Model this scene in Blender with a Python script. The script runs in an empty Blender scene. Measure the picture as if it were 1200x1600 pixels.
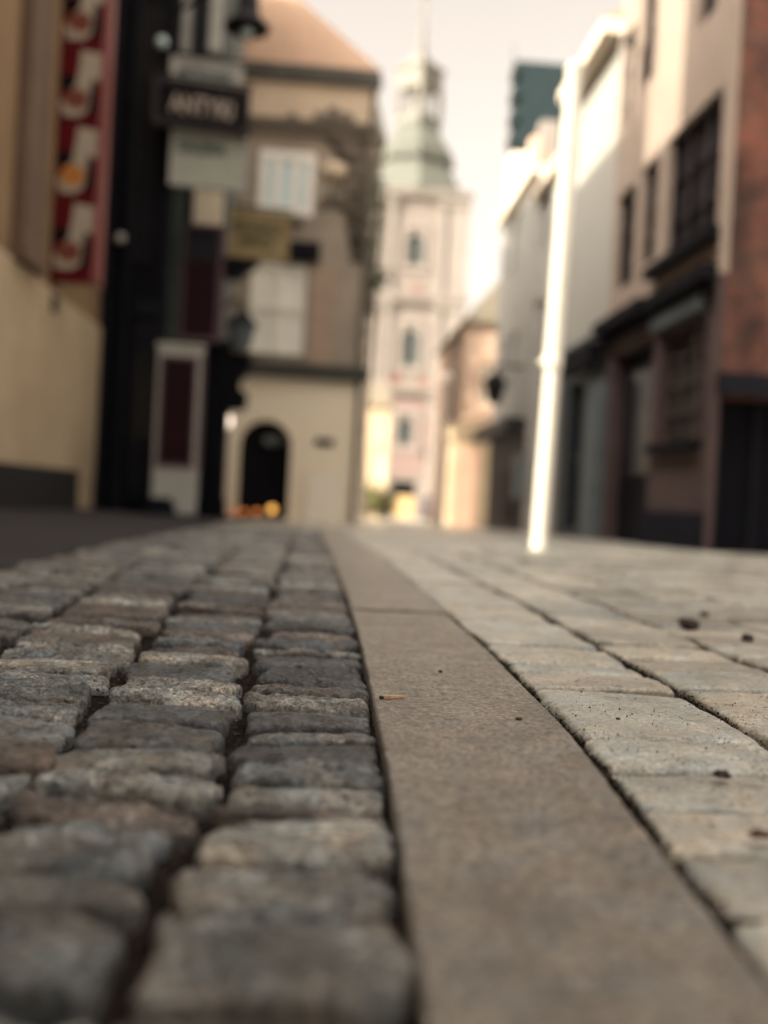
import bpy, bmesh, math, random
import numpy as np
from mathutils import Vector, Matrix
random.seed(7)
RNG = np.random.RandomState(11)
SC = bpy.context.scene
COL = SC.collection

# ------------------------------------------------------------------ camera
F = 1600.0; CAMH = 0.33
def _n(v): return Vector(v).normalized()
r3 = math.radians(3.0)
Yc = _n((-102 / F, 22 / F, -1)); Hc = Vector((math.cos(r3), -math.sin(r3), 0))
Zc = Hc.cross(Yc).normalized(); Xc = Yc.cross(Zc).normalized()
C2W = Matrix((Xc, Yc, Zc))                        # rows: world axes in camera space
CAM = Vector((0, 0, CAMH))
def ray(px, py):
    return C2W @ Vector(((px - 600) / F, (800 - py) / F, -1))
def atY(px, py, Y):
    d = ray(px, py); return CAM + d * (Y / d.y)
cam_d = bpy.data.cameras.new('camera'); cam = bpy.data.objects.new('camera', cam_d); COL.objects.link(cam)
cam.matrix_world = Matrix.Translation(CAM) @ C2W.to_4x4()
cam_d.sensor_fit = 'VERTICAL'; cam_d.sensor_height = 36; cam_d.lens = 36
cam_d.clip_start = 0.05; cam_d.clip_end = 2000
cam_d.dof.use_dof = True; cam_d.dof.focus_distance = 1.72; cam_d.dof.aperture_fstop = 1.35
SC.camera = cam

def gz(Y): return -0.012 * max(0.0, Y - 6.0)

# ------------------------------------------------------------------ tagging
def tag(o, label=None, cat=None, group=None, kind=None):
    if label: o['label'] = label
    if cat: o['category'] = cat
    if group: o['group'] = group
    if kind: o['kind'] = kind
    return o
def thing(name, label, cat, loc=(0, 0, 0), group=None):
    o = bpy.data.objects.new(name, None); COL.objects.link(o); o.location = loc
    o.empty_display_size = 0.2
    return tag(o, label, cat, group)

# ------------------------------------------------------------------ materials
def mat(name, col, rough=.8, var=.18, scale=3., col2=None, bump=.0, bscale=30., metal=0., spec=.4,
        emit=0., fine=0., fscale=200.):
    m = bpy.data.materials.new(name); m.use_nodes = True
    nt = m.node_tree; N = nt.nodes; L = nt.links
    b = N['Principled BSDF']
    b.inputs['Roughness'].default_value = rough; b.inputs['Metallic'].default_value = metal
    b.inputs['Specular IOR Level'].default_value = spec
    tc = N.new('ShaderNodeTexCoord')
    n1 = N.new('ShaderNodeTexNoise'); n1.inputs['Scale'].default_value = scale; n1.inputs['Detail'].default_value = 6
    n1.inputs['Roughness'].default_value = .62
    L.new(tc.outputs['Object'], n1.inputs['Vector'])
    ramp = N.new('ShaderNodeValToRGB')
    ramp.color_ramp.elements[0].position = .3; ramp.color_ramp.elements[1].position = .7
    c2 = col2 if col2 else tuple(min(1, c * (1 + var)) for c in col)
    c1 = col if col2 else tuple(c * (1 - var) for c in col)
    ramp.color_ramp.elements[0].color = (*c1, 1); ramp.color_ramp.elements[1].color = (*c2, 1)
    L.new(n1.outputs['Fac'], ramp.inputs['Fac'])
    out = ramp.outputs['Color']
    if fine:
        n3 = N.new('ShaderNodeTexNoise'); n3.inputs['Scale'].default_value = fscale; n3.inputs['Detail'].default_value = 2
        L.new(tc.outputs['Object'], n3.inputs['Vector'])
        mr = N.new('ShaderNodeMapRange'); mr.inputs['From Min'].default_value = .35; mr.inputs['From Max'].default_value = .65
        mr.inputs['To Min'].default_value = 1 - fine; mr.inputs['To Max'].default_value = 1 + fine
        L.new(n3.outputs['Fac'], mr.inputs['Value'])
        mx = N.new('ShaderNodeMixRGB'); mx.blend_type = 'MULTIPLY'; mx.inputs['Fac'].default_value = 1
        L.new(out, mx.inputs['Color1']); L.new(mr.outputs['Result'], mx.inputs['Color2']); out = mx.outputs['Color']
    L.new(out, b.inputs['Base Color'])
    if bump:
        n2 = N.new('ShaderNodeTexNoise'); n2.inputs['Scale'].default_value = bscale; n2.inputs['Detail'].default_value = 8
        L.new(tc.outputs['Object'], n2.inputs['Vector'])
        bp = N.new('ShaderNodeBump'); bp.inputs['Strength'].default_value = bump; bp.inputs['Distance'].default_value = .02
        L.new(n2.outputs['Fac'], bp.inputs['Height']); L.new(bp.outputs['Normal'], b.inputs['Normal'])
    if emit:
        b.inputs['Emission Color'].default_value = (*col, 1); b.inputs['Emission Strength'].default_value = emit
    return m

def stone_mat(name, rough_lo, rough_hi, speck, spscale, bump_c, bump_f, bscale=(60, 380), stain=.5, spec=.5, pits=.0, blot=9, bd=.01, big=0., wc=(.93, 1.0, 1.04), ww=(1.06, .99, .89)):
    """granite: per-stone tint attribute x blotches x speckles; coarse and fine relief"""
    m = bpy.data.materials.new(name); m.use_nodes = True
    nt = m.node_tree; N = nt.nodes; L = nt.links; b = N['Principled BSDF']
    b.inputs['Specular IOR Level'].default_value = spec
    tc = N.new('ShaderNodeTexCoord'); P = tc.outputs['Object']
    at = N.new('ShaderNodeAttribute'); at.attribute_name = 'tint'
    def noise(scale, det, rg=.6):
        n = N.new('ShaderNodeTexNoise'); n.inputs['Scale'].default_value = scale
        n.inputs['Detail'].default_value = det; n.inputs['Roughness'].default_value = rg
        L.new(P, n.inputs['Vector']); return n.outputs['Fac']
    def rng(v, a, bb, c, d):
        r = N.new('ShaderNodeMapRange')
        for k, q in zip(('From Min', 'From Max', 'To Min', 'To Max'), (a, bb, c, d)): r.inputs[k].default_value = q
        L.new(v, r.inputs['Value']); return r.outputs['Result']
    def mul(c, v):
        x = N.new('ShaderNodeMixRGB'); x.blend_type = 'MULTIPLY'; x.inputs['Fac'].default_value = 1
        L.new(c, x.inputs['Color1']); L.new(v, x.inputs['Color2']); return x.outputs['Color']
    blot = noise(blot, 5); sp = noise(spscale, 3, .7); warm = noise(14, 4)
    c = mul(at.outputs['Color'], rng(blot, .3, .7, 1 - stain, 1.25))
    c = mul(c, rng(sp, .33, .67, max(.12, 1 - speck), 1 + speck))
    c = mul(c, rng(noise(spscale * 2.7, 2, .6), .35, .65, 1 - speck * .45, 1 + speck * .45))
    if big: c = mul(c, rng(noise(7.5, 3), .34, .66, 1 - big, 1 + big))
    wr = N.new('ShaderNodeValToRGB')
    wr.color_ramp.elements[0].color = (*wc, 1); wr.color_ramp.elements[1].color = (*ww, 1)
    wr.color_ramp.elements[0].position = .36; wr.color_ramp.elements[1].position = .64
    L.new(warm, wr.inputs['Fac']); c = mul(c, wr.outputs['Color'])
    if pits:
        vo = N.new('ShaderNodeTexVoronoi'); vo.inputs['Scale'].default_value = 55; L.new(P, vo.inputs['Vector'])
        c = mul(c, rng(vo.outputs['Distance'], .05, .12, 1 - pits, 1))
    L.new(c, b.inputs['Base Color'])
    L.new(rng(noise(30, 4), .3, .7, rough_lo, rough_hi), b.inputs['Roughness'])
    b1 = N.new('ShaderNodeBump'); b1.inputs['Strength'].default_value = bump_c; b1.inputs['Distance'].default_value = bd
    L.new(noise(bscale[0], 8, .68), b1.inputs['Height'])
    b2 = N.new('ShaderNodeBump'); b2.inputs['Strength'].default_value = bump_f; b2.inputs['Distance'].default_value = .003
    L.new(noise(bscale[1], 4, .7), b2.inputs['Height']); L.new(b1.outputs['Normal'], b2.inputs['Normal'])
    L.new(b2.outputs['Normal'], b.inputs['Normal'])
    return m

def brick_mat(name, c1, c2, mortar, scale=1.0, axes='XZ', bump=.6):
    m = bpy.data.materials.new(name); m.use_nodes = True
    nt = m.node_tree; N = nt.nodes; L = nt.links; b = N['Principled BSDF']
    b.inputs['Roughness'].default_value = .9; b.inputs['Specular IOR Level'].default_value = .2
    tc = N.new('ShaderNodeTexCoord'); sx = N.new('ShaderNodeSeparateXYZ'); cx = N.new('ShaderNodeCombineXYZ')
    L.new(tc.outputs['Object'], sx.inputs[0]); L.new(sx.outputs[axes[0]], cx.inputs[0]); L.new(sx.outputs[axes[1]], cx.inputs[1])
    br = N.new('ShaderNodeTexBrick'); L.new(cx.outputs[0], br.inputs['Vector'])
    br.inputs['Color1'].default_value = (*c1, 1); br.inputs['Color2'].default_value = (*c2, 1); br.inputs['Mortar'].default_value = (*mortar, 1)
    br.inputs['Scale'].default_value = scale; br.inputs['Brick Width'].default_value = .26; br.inputs['Row Height'].default_value = .08
    br.inputs['Mortar Size'].default_value = .008; br.inputs['Bias'].default_value = 0
    n = N.new('ShaderNodeTexNoise'); n.inputs['Scale'].default_value = 1.7; n.inputs['Detail'].default_value = 6; L.new(tc.outputs['Object'], n.inputs['Vector'])
    rp = N.new('ShaderNodeValToRGB'); rp.color_ramp.elements[0].position = .35; rp.color_ramp.elements[1].position = .65
    rp.color_ramp.elements[0].color = (.38, .44, .48, 1); rp.color_ramp.elements[1].color = (1.35, 1.2, 1.1, 1)
    L.new(n.outputs['Fac'], rp.inputs['Fac'])
    mx = N.new('ShaderNodeMixRGB'); mx.blend_type = 'MULTIPLY'; mx.inputs['Fac'].default_value = 1
    L.new(br.outputs['Color'], mx.inputs['Color1']); L.new(rp.outputs['Color'], mx.inputs['Color2']); L.new(mx.outputs['Color'], b.inputs['Base Color'])
    bp = N.new('ShaderNodeBump'); bp.inputs['Strength'].default_value = bump; bp.inputs['Distance'].default_value = .01; bp.invert = True
    L.new(br.outputs['Fac'], bp.inputs['Height']); L.new(bp.outputs['Normal'], b.inputs['Normal'])
    return m

M = {}
M['sett'] = stone_mat('worn_sett', .18, .46, .85, 95, 1.0, 1.0, (120, 300), .5, .85, blot=18, bd=.014, big=.55, wc=(.88, 1.0, 1.10), ww=(1.12, .99, .86))
M['slab'] = stone_mat('sawn_granite', .28, .46, .75, 110, .5, 1.0, (60, 260), .34, .7)
M['flag'] = stone_mat('smooth_sett', .25, .46, .42, 120, .3, .6, (44, 260), .36, .75, pits=.0)
M['soil'] = mat('joint_soil', (.006, .0045, .004), .95, col2=(.018, .012, .010), scale=25, bump=.8, bscale=90, spec=.1)
M['asphalt'] = mat('pavement_asphalt', (0.0192, 0.0176, 0.0208), .85, col2=(0.0336, 0.0304, 0.0336), scale=3, bump=.5, bscale=220, fine=.4, fscale=260, spec=.2)
M['street'] = mat('street_far', (0.255, 0.238, 0.204), .35, col2=(0.425, 0.3995, 0.34), scale=2.2, bump=.35, bscale=9, fine=.3, fscale=14, spec=.7)
M['moss'] = mat('dry_moss', (.008, .0055, .005), .9, col2=(.026, .017, .012), scale=60, spec=.1)
M['grit'] = mat('grit', (.015, .012, .011), .9, col2=(.07, .056, .045), scale=180, spec=.2)
M['pebble_dark'] = mat('pebble_dark', (.016, .011, .010), .8, col2=(.07, .048, .042), scale=120)
M['pebble_pale'] = mat('pebble_pale', (.7, .62, .5), .4, .2, scale=90)
M['twig'] = mat('pale_wood', (.55, .34, .2), .6, .25, scale=150)
M['leaf'] = mat('dead_leaf', (.09, .02, .012), .6, .4, scale=80)
M['beige'] = mat('ochre_plaster', (.20, .13, .065), .9, col2=(.27, .18, .10), scale=1.2, bump=.2)
M['cream_lower'] = mat('cream_plaster', (.40, .31, .20), .9, col2=(.50, .40, .275), scale=1.0, bump=.15)
M['pilaster'] = mat('brown_plaster', (0.1275, 0.0825, 0.05625), .9, .2, scale=1.5)
M['plinth'] = mat('plinth_stone', (0.0078, 0.0066, 0.0066), .8, .35, scale=4)
M['red'] = mat('red_sign', (0.088, 0.0016, 0.0048), .6, .12, scale=6, spec=.15)
M['red_frame'] = mat('red_sign_frame', (0.091, 0.007, 0.0098), .5, .2, scale=6, spec=.2)
M['rim'] = mat('pink_acrylic_rim', (.22, .075, .07), .4, .15, scale=5, spec=.25)
M['sign_white'] = mat('sign_white', (.36, .31, .24), .5, .12, scale=8)
M['sign_black'] = mat('sign_black', (.004, .004, .006), .7, .2, spec=.08)
M['sign_brown'] = mat('sign_brown', (.15, .035, .015), .5, .4, scale=14)
M['sign_orange'] = mat('sign_orange', (.42, .16, .025), .5, .3, scale=14)
M['blackpaint'] = mat('black_paint', (.003, .0033, .006), .6, .4, scale=2, spec=.08)
M['blackwood'] = mat('black_timber', (.005, .006, .010), .5, .4, scale=3, spec=.15)
M['iron'] = mat('black_iron', (.005, .005, .007), .6, .3, spec=.15)
M['darkglass'] = mat('dark_glass', (.010, .011, .014), .15, .2, spec=.3)
M['grey_green'] = mat('grey_green_paint', (0.06375, 0.09375, 0.07875), .6, .2, scale=3)
M['grey_render'] = mat('grey_render', (0.132, 0.1485, 0.143), .9, .25, scale=1.4)
M['white_frame'] = mat('white_painted_wood', (.80, .79, .74), .5, .06, scale=4)
M['grey_white'] = mat('grey_white_paint', (0.3876, 0.3876, 0.357), .6, .12, scale=3)
M['maroon'] = mat('maroon_panel', (.014, .0012, .004), .6, .4, scale=2, spec=.15)
M['navy'] = mat('navy_panel', (.003, .004, .010), .7, .3, scale=2)
M['mauve'] = mat('mauve_frame', (.085, .05, .062), .6, .2, scale=3)
M['teal_ink'] = mat('teal_ink', (.008, .03, .045), .6, .1)
M['green_ink'] = mat('green_ink', (.01, .07, .055), .6, .1)
M['mustard'] = mat('mustard_board', (0.2574, 0.193, 0.09295), .7, .2, scale=3)
M['olive_ink'] = mat('olive_ink', (.06, .06, .03), .7, .1)
M['gilt'] = mat('dull_letter', (.34, .29, .25), .5, .15)
M['sign_frame'] = mat('sign_frame_grey', (.030, .025, .028), .7, .2, spec=.15)
M['house_up'] = mat('brown_house_plaster', (0.2374, 0.2018, 0.1622), .9, col2=(0.3798, 0.3244, 0.2571), scale=1.1, bump=.2)
M['house_low'] = mat('cream_ground_floor', (.85, .735, .56), .9, col2=(.86, .78, .63), scale=.9, bump=.15)
M['frieze'] = mat('pale_frieze', (0.55, 0.45, 0.3375), .9, .12, scale=1)
M['cornice'] = mat('dark_cornice', (.075, .075, .066), .8, .25, scale=2)
M['pinkstone'] = mat('pinkish_stone', (.36, .27, .205), .9, .12, scale=1.5)
M['curtain'] = mat('pale_curtain', (.82, .80, .71), .7, .05, scale=3)
M['bluepane'] = mat('blue_pane', (0.504, 0.66, 0.672), .15, .15, scale=2)
M['tealpane'] = mat('teal_pane', (.03, .09, .095), .15, .3, scale=2)
M['salmon'] = mat('salmon_tiles', (.33, .215, .145), .9, col2=(.42, .29, .205), scale=5, bump=.5, bscale=18)
M['ornament'] = mat('weathered_stucco', (.13, .112, .09), .9, .35, scale=5, bump=.3)
M['ivy'] = mat('dark_ivy', (.018, .020, .010), .6, col2=(.05, .05, .026), scale=7)
M['paper'] = mat('white_poster', (.85, .78, .66), .7, .06, scale=5)
M['church'] = mat('church_plaster', (0.167, 0.1442, 0.1265), .9, col2=(0.1873, 0.162, 0.1442), scale=.4)
M['church_white'] = mat('church_white', (0.2081, 0.1856, 0.1659), .9, .05, scale=.5)
M['church_pink'] = mat('church_pink', (0.1744, 0.1266, 0.1125), .9, .1, scale=.6)
M['church_red'] = mat('church_red', (0.1744, 0.09563, 0.07875), .9, .1, scale=.6)
M['copper'] = mat('copper_roof', (0.07068, 0.0744, 0.06135), .75, col2=(0.08928, 0.09296, 0.07812), scale=.5, spec=.3)
M['lantern_stone'] = mat('lantern_copper', (0.1382, 0.1314, 0.1106), .7, .12, scale=.7)
M['greyglass'] = mat('grey_church_glass', (0.05, 0.0575, 0.056), .6, .2, scale=2, spec=.15)
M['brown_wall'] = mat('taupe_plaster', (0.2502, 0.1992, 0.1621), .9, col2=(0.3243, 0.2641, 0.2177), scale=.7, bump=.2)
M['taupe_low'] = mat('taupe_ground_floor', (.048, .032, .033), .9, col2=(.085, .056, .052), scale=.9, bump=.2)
M['purple_dark'] = mat('dark_sash', (.011, .008, .012), .5, .3, scale=3)
M['sill_black'] = mat('black_sill', (.006, .006, .009), .8, .3, spec=.1)
M['green_glass'] = mat('green_leaded_glass', (.030, .034, .028), .25, .35, scale=3)
M['navy_plinth'] = mat('navy_plinth', (.007, .008, .015), .9, .3, scale=2, spec=.15)
M['brick'] = brick_mat('red_brick', (.17, .060, .042), (.10, .052, .042), (.125, .10, .085))
M['white_wall'] = mat('white_render', (0.3136, 0.3049, 0.2744), .9, col2=(0.3366, 0.3366, 0.3093), scale=.7, bump=.1)
M['cream_wall'] = mat('cream_render', (.72, .62, .50), .9, .08, scale=.6)
M['pale_wall'] = mat('pale_grey_render', (0.2796, 0.2737, 0.2563), .9, .12, scale=.6)
M['peach_wall'] = mat('peach_render', (0.464, 0.336, 0.256), .9, .1, scale=.6)
M['salmon_wall'] = mat('salmon_panel', (.46, .29, .21), .8, .12, scale=.8)
M['teal_shop'] = mat('teal_shopfront', (.014, .022, .028), .55, .35, scale=2)
M['teal_light'] = mat('blue_grey_trim', (.085, .105, .12), .6, .25, scale=2)
M['sign_pale'] = mat('sign_grey_green', (.33, .355, .305), .6, .08, scale=6)
M['slate'] = mat('slate_roof', (0.00816, 0.01836, 0.02142), .75, col2=(0.0153, 0.02805, 0.0306), scale=2, bump=.3, spec=.2)
M['pole_white'] = mat('white_post_paint', (0.774, 0.738, 0.648), .5, .05, scale=3)
M['lamp_warm'] = mat('warm_lamp', (1.0, .50, .12), .5, .0, emit=.45)
M['lamp_red'] = mat('amber_lamp', (1.0, .30, .07), .5, .0, emit=.22)
M['lamp_white'] = mat('white_lamp', (1.0, .82, .66), .5, .0, emit=.7)
M['lamp_day'] = mat('opal_glass', (.40, .35, .30), .3, .05)
M['lit_door'] = mat('lit_interior', (.42, .30, .14), .7, .1, emit=.05)
M['car_dark'] = mat('dark_car_paint', (.02, .014, .026), .3, .2)
M['tyre'] = mat('tyre', (.01, .01, .01), .9, .2)
M['bark'] = mat('bark', (.05, .035, .025), .9, .3, scale=9)
M['shrub'] = mat('shrub_leaf', (.06, .065, .02), .7, col2=(.12, .11, .03), scale=6)

# ------------------------------------------------------------------ mesh helpers
class MB:
    """collects solids in world coordinates and links them as ONE mesh"""
    def __init__(s): s.v = []; s.f = []
    def quad(s, *p):
        i = len(s.v); s.v += [tuple(q) for q in p]; s.f.append(tuple(range(i, i + len(p)))); return s
    def hexa(s, p):      # 8 points: bottom 4 ccw, top 4 ccw
        i = len(s.v); s.v += [tuple(q) for q in p]
        for a in ((3, 2, 1, 0), (4, 5, 6, 7), (0, 1, 5, 4), (1, 2, 6, 5), (2, 3, 7, 6), (3, 0, 4, 7)):
            s.f.append(tuple(i + k for k in a))
        return s
    def box(s, x0, x1, y0, y1, z0, z1):
        return s.hexa([(x0, y0, z0), (x1, y0, z0), (x1, y1, z0), (x0, y1, z0), (x0, y0, z1), (x1, y0, z1), (x1, y1, z1), (x0, y1, z1)])
    def fbox(s, fc, s0, s1, z0, z1, o0, o1):
        return s.hexa([fc.P(s0, z0, o1), fc.P(s1, z0, o1), fc.P(s1, z0, o0), fc.P(s0, z0, o0),
                       fc.P(s0, z1, o1), fc.P(s1, z1, o1), fc.P(s1, z1, o0), fc.P(s0, z1, o0)])
    def prism(s, fc, pts, o0, o1):   # polygon (s,z) extruded from o0 to o1
        i = len(s.v); n = len(pts)
        s.v += [tuple(fc.P(a, b, o1)) for a, b in pts] + [tuple(fc.P(a, b, o0)) for a, b in pts]
        s.f.append(tuple(range(i, i + n))); s.f.append(tuple(range(i + 2 * n - 1, i + n - 1, -1)))
        for k in range(n):
            q = (k + 1) % n; s.f.append((i + k, i + n + k, i + n + q, i + q))
        return s
    def tube(s, pts, rad, seg=8, caps=True):
        pts = [Vector(p) for p in pts]; rads = rad if isinstance(rad, (list, tuple)) else [rad] * len(pts)
        base = len(s.v)
        for k, p in enumerate(pts):
            t = (pts[min(k + 1, len(pts) - 1)] - pts[max(k - 1, 0)]).normalized()
            a = t.cross(Vector((0, 0, 1)) if abs(t.z) < .9 else Vector((1, 0, 0))).normalized(); b = t.cross(a)
            for j in range(seg):
                an = 2 * math.pi * j / seg
                s.v.append(tuple(p + (a * math.cos(an) + b * math.sin(an)) * rads[k]))
        for k in range(len(pts) - 1):
            for j in range(seg):
                q = (j + 1) % seg
                s.f.append((base + k * seg + j, base + k * seg + q, base + (k + 1) * seg + q, base + (k + 1) * seg + j))
        if caps:
            s.f.append(tuple(base + j for j in range(seg - 1, -1, -1)))
            s.f.append(tuple(base + (len(pts) - 1) * seg + j for j in range(seg)))
        return s
    def lathe(s, c, prof, seg=16, rot=0.):
        base = len(s.v)
        for (r, z) in prof:
            for j in range(seg):
                an = 2 * math.pi * j / seg + rot
                s.v.append((c[0] + r * math.cos(an), c[1] + r * math.sin(an), c[2] + z))
        for k in range(len(prof) - 1):
            for j in range(seg):
                q = (j + 1) % seg
                s.f.append((base + k * seg + j, base + k * seg + q, base + (k + 1) * seg + q, base + (k + 1) * seg + j))
        s.f.append(tuple(base + j for j in range(seg - 1, -1, -1)))
        s.f.append(tuple(base + (len(prof) - 1) * seg + j for j in range(seg)))
        return s
    def blob(s, c, r, n=8, jit=.25, sc=(1, 1, 1)):
        base = len(s.v); rings = n // 2 + 1
        for i in range(rings):
            th = math.pi * i / (rings - 1)
            for j in range(n):
                ph = 2 * math.pi * j / n; q = r * (1 + random.uniform(-jit, jit)) if 0 < i < rings - 1 else r
                s.v.append((c[0] + q * sc[0] * math.sin(th) * math.cos(ph), c[1] + q * sc[1] * math.sin(th) * math.sin(ph), c[2] + q * sc[2] * math.cos(th)))
        for i in range(rings - 1):
            for j in range(n):
                q = (j + 1) % n
                s.f.append((base + i * n + j, base + (i + 1) * n + j, base + (i + 1) * n + q, base + i * n + q))
        return s
    def build(s, name, m, parent=None, smooth=False, bevel=0.):
        me = bpy.data.meshes.new(name); me.from_pydata(s.v, [], s.f)
        bm = bmesh.new(); bm.from_mesh(me)
        if smooth: bmesh.ops.remove_doubles(bm, verts=bm.verts, dist=1e-5)
        bmesh.ops.recalc_face_normals(bm, faces=bm.faces)
        if bevel:
            bmesh.ops.bevel(bm, geom=[e for e in bm.edges], offset=bevel, segments=2, affect='EDGES', clamp_overlap=True)
        bm.to_mesh(me); bm.free()
        if smooth:
            for p in me.polygons: p.use_smooth = True
        me.materials.append(M[m] if isinstance(m, str) else m)
        o = bpy.data.objects.new(name, me); COL.objects.link(o)
        if parent:
            o.parent = parent
            off = Vector(parent.location)
            q = parent.parent
            while q: off += Vector(q.location); q = q.parent
            me.transform(Matrix.Translation(-off))
        return o

class Fac:
    def __init__(s, o, d, n):
        s.o = Vector((*o, 0)); s.d = Vector((*d, 0)).normalized(); s.n = Vector((*n, 0)).normalized()
    def P(s, a, z, out=0.): return s.o + s.d * a + s.n * out + Vector((0, 0, z))
    def hit(s, px, py, out=0.):
        r = ray(px, py); o = s.o + s.n * out
        t = (o - CAM).dot(s.n) / r.dot(s.n); p = CAM + r * t
        return (p - s.o).dot(s.d), p.z
    def rect(s, x0, y0, x1, y1, out=0.):
        """pixel box -> (s0,s1,z0,z1), heights taken at the box's middle column"""
        ym = (y0 + y1) / 2; xm = (x0 + x1) / 2
        a = s.hit(x0, ym, out)[0]; b = s.hit(x1, ym, out)[0]
        return min(a, b), max(a, b), s.hit(xm, y1, out)[1], s.hit(xm, y0, out)[1]
FRONT = lambda Y: Fac((0, Y), (1, 0), (0, -1))

def wall_sheet(mb, fc, s0, s1, z0, z1, holes, dep=.22):
    S = sorted({s0, s1, *[h[0] for h in holes], *[h[1] for h in holes]}); Z = sorted({z0, z1, *[h[2] for h in holes], *[h[3] for h in holes]})
    S = [a for a in S if s0 <= a <= s1]; Z = [a for a in Z if z0 <= a <= z1]
    for i in range(len(S) - 1):
        for j in range(len(Z) - 1):
            cs, cz = (S[i] + S[i + 1]) / 2, (Z[j] + Z[j + 1]) / 2
            if any(h[0] < cs < h[1] and h[2] < cz < h[3] for h in holes): continue
            mb.quad(fc.P(S[i], Z[j]), fc.P(S[i + 1], Z[j]), fc.P(S[i + 1], Z[j + 1]), fc.P(S[i], Z[j + 1]))
    for h in holes:
        a, b, c, d = h[0], h[1], max(h[2], z0), min(h[3], z1)
        for (p, q) in (((a, c), (b, c)), ((b, c), (b, d)), ((b, d), (a, d)), ((a, d), (a, c))):
            mb.quad(fc.P(*p), fc.P(*q), fc.P(*q, -dep), fc.P(*p, -dep))

def body(mb, fc, s0, s1, z0, z1, depth, holes=(), front=True):
    if front: wall_sheet(mb, fc, s0, s1, z0, z1, list(holes))
    b = -depth
    mb.quad(fc.P(s0, z0), fc.P(s0, z1), fc.P(s0, z1, b), fc.P(s0, z0, b))
    mb.quad(fc.P(s1, z0), fc.P(s1, z0, b), fc.P(s1, z1, b), fc.P(s1, z1))
    mb.quad(fc.P(s0, z0, b), fc.P(s0, z1, b), fc.P(s1, z1, b), fc.P(s1, z0, b))
    mb.quad(fc.P(s0, z1), fc.P(s1, z1), fc.P(s1, z1, b), fc.P(s0, z1, b))

def window(root, fc, r, frame='white_frame', pane='darkglass', nx=2, nz=3, w=.06, sill=None, dep=.12, name='window', label=None):
    a, b, c, d = r; mb = MB()
    for (p, q, u, v) in ((a, a + w, c, d), (b - w, b, c, d), (a + w, b - w, c, c + w), (a + w, b - w, d - w, d)):
        mb.fbox(fc, p, q, u, v, -dep - .05, -dep + .02)
    for k in range(1, nx):
        s = a + (b - a) * k / nx; mb.fbox(fc, s - w / 2, s + w / 2, c + w, d - w, -dep - .045, -dep + .015)
    for k in range(1, nz):
        z = c + (d - c) * k / nz; mb.fbox(fc, a + w, b - w, z - w / 3, z + w / 3, -dep - .04, -dep + .01)
    o = mb.build(name, frame, root)
    if label: o['label'] = label
    MB().fbox(fc, a + .005, b - .005, c + .005, d - .005, -dep - .10, -dep - .06).build('pane', pane, o)
    if sill: MB().fbox(fc, a - .08, b + .08, c - .12, c - .005, -.1, .14).build('sill', sill, o)
    return o

def text_mesh(body_, fc, s_c, z_c, out, w, h, m, parent, name='lettering', thick=.012):
    cu = bpy.data.curves.new('t', 'FONT'); cu.body = body_; cu.align_x = 'CENTER'; cu.align_y = 'CENTER'; cu.size = 1; cu.extrude = .5
    cu.space_line = .9; cu.offset = .022
    t = bpy.data.objects.new('t', cu); COL.objects.link(t)
    bpy.context.view_layer.update()
    me = bpy.data.meshes.new_from_object(t.evaluated_get(bpy.context.evaluated_depsgraph_get()))
    bpy.data.objects.remove(t); bpy.data.curves.remove(cu)
    co = np.array([v.co[:] for v in me.vertices]); mn = co.min(0); mx = co.max(0)
    off = Vector(parent.location) if parent else Vector()
    for v in me.vertices:
        s = s_c + ((v.co.x - mn[0]) / (mx[0] - mn[0]) - .5) * w; z = z_c + ((v.co.y - mn[1]) / (mx[1] - mn[1]) - .5) * h
        v.co = fc.P(s, z, out + (thick if v.co.z > 0 else 0)) - off
    me.name = name; me.materials.clear(); me.materials.append(M[m])
    o = bpy.data.objects.new(name, me); COL.objects.link(o); o.parent = parent
    return o

# ------------------------------------------------------------------ numpy value noise
_T = RNG.rand(256, 256)
def vnoise(x, y):
    xi = np.floor(x).astype(int); yi = np.floor(y).astype(int); fx = x - xi; fy = y - yi
    fx = fx * fx * (3 - 2 * fx); fy = fy * fy * (3 - 2 * fy)
    a = _T[xi & 255, yi & 255]; b = _T[(xi + 1) & 255, yi & 255]; c = _T[xi & 255, (yi + 1) & 255]; d = _T[(xi + 1) & 255, (yi + 1) & 255]
    return (a * (1 - fx) + b * fx) * (1 - fy) + (c * (1 - fx) + d * fx) * fy - .5
def fbm(x, y, o=4, g=.55):
    s = 0; a = 1
    for k in range(o):
        s = s + a * vnoise(x + 17.3 * k, y + 9.1 * k); x = x * 2.03; y = y * 2.03; a *= g
    return s

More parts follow.
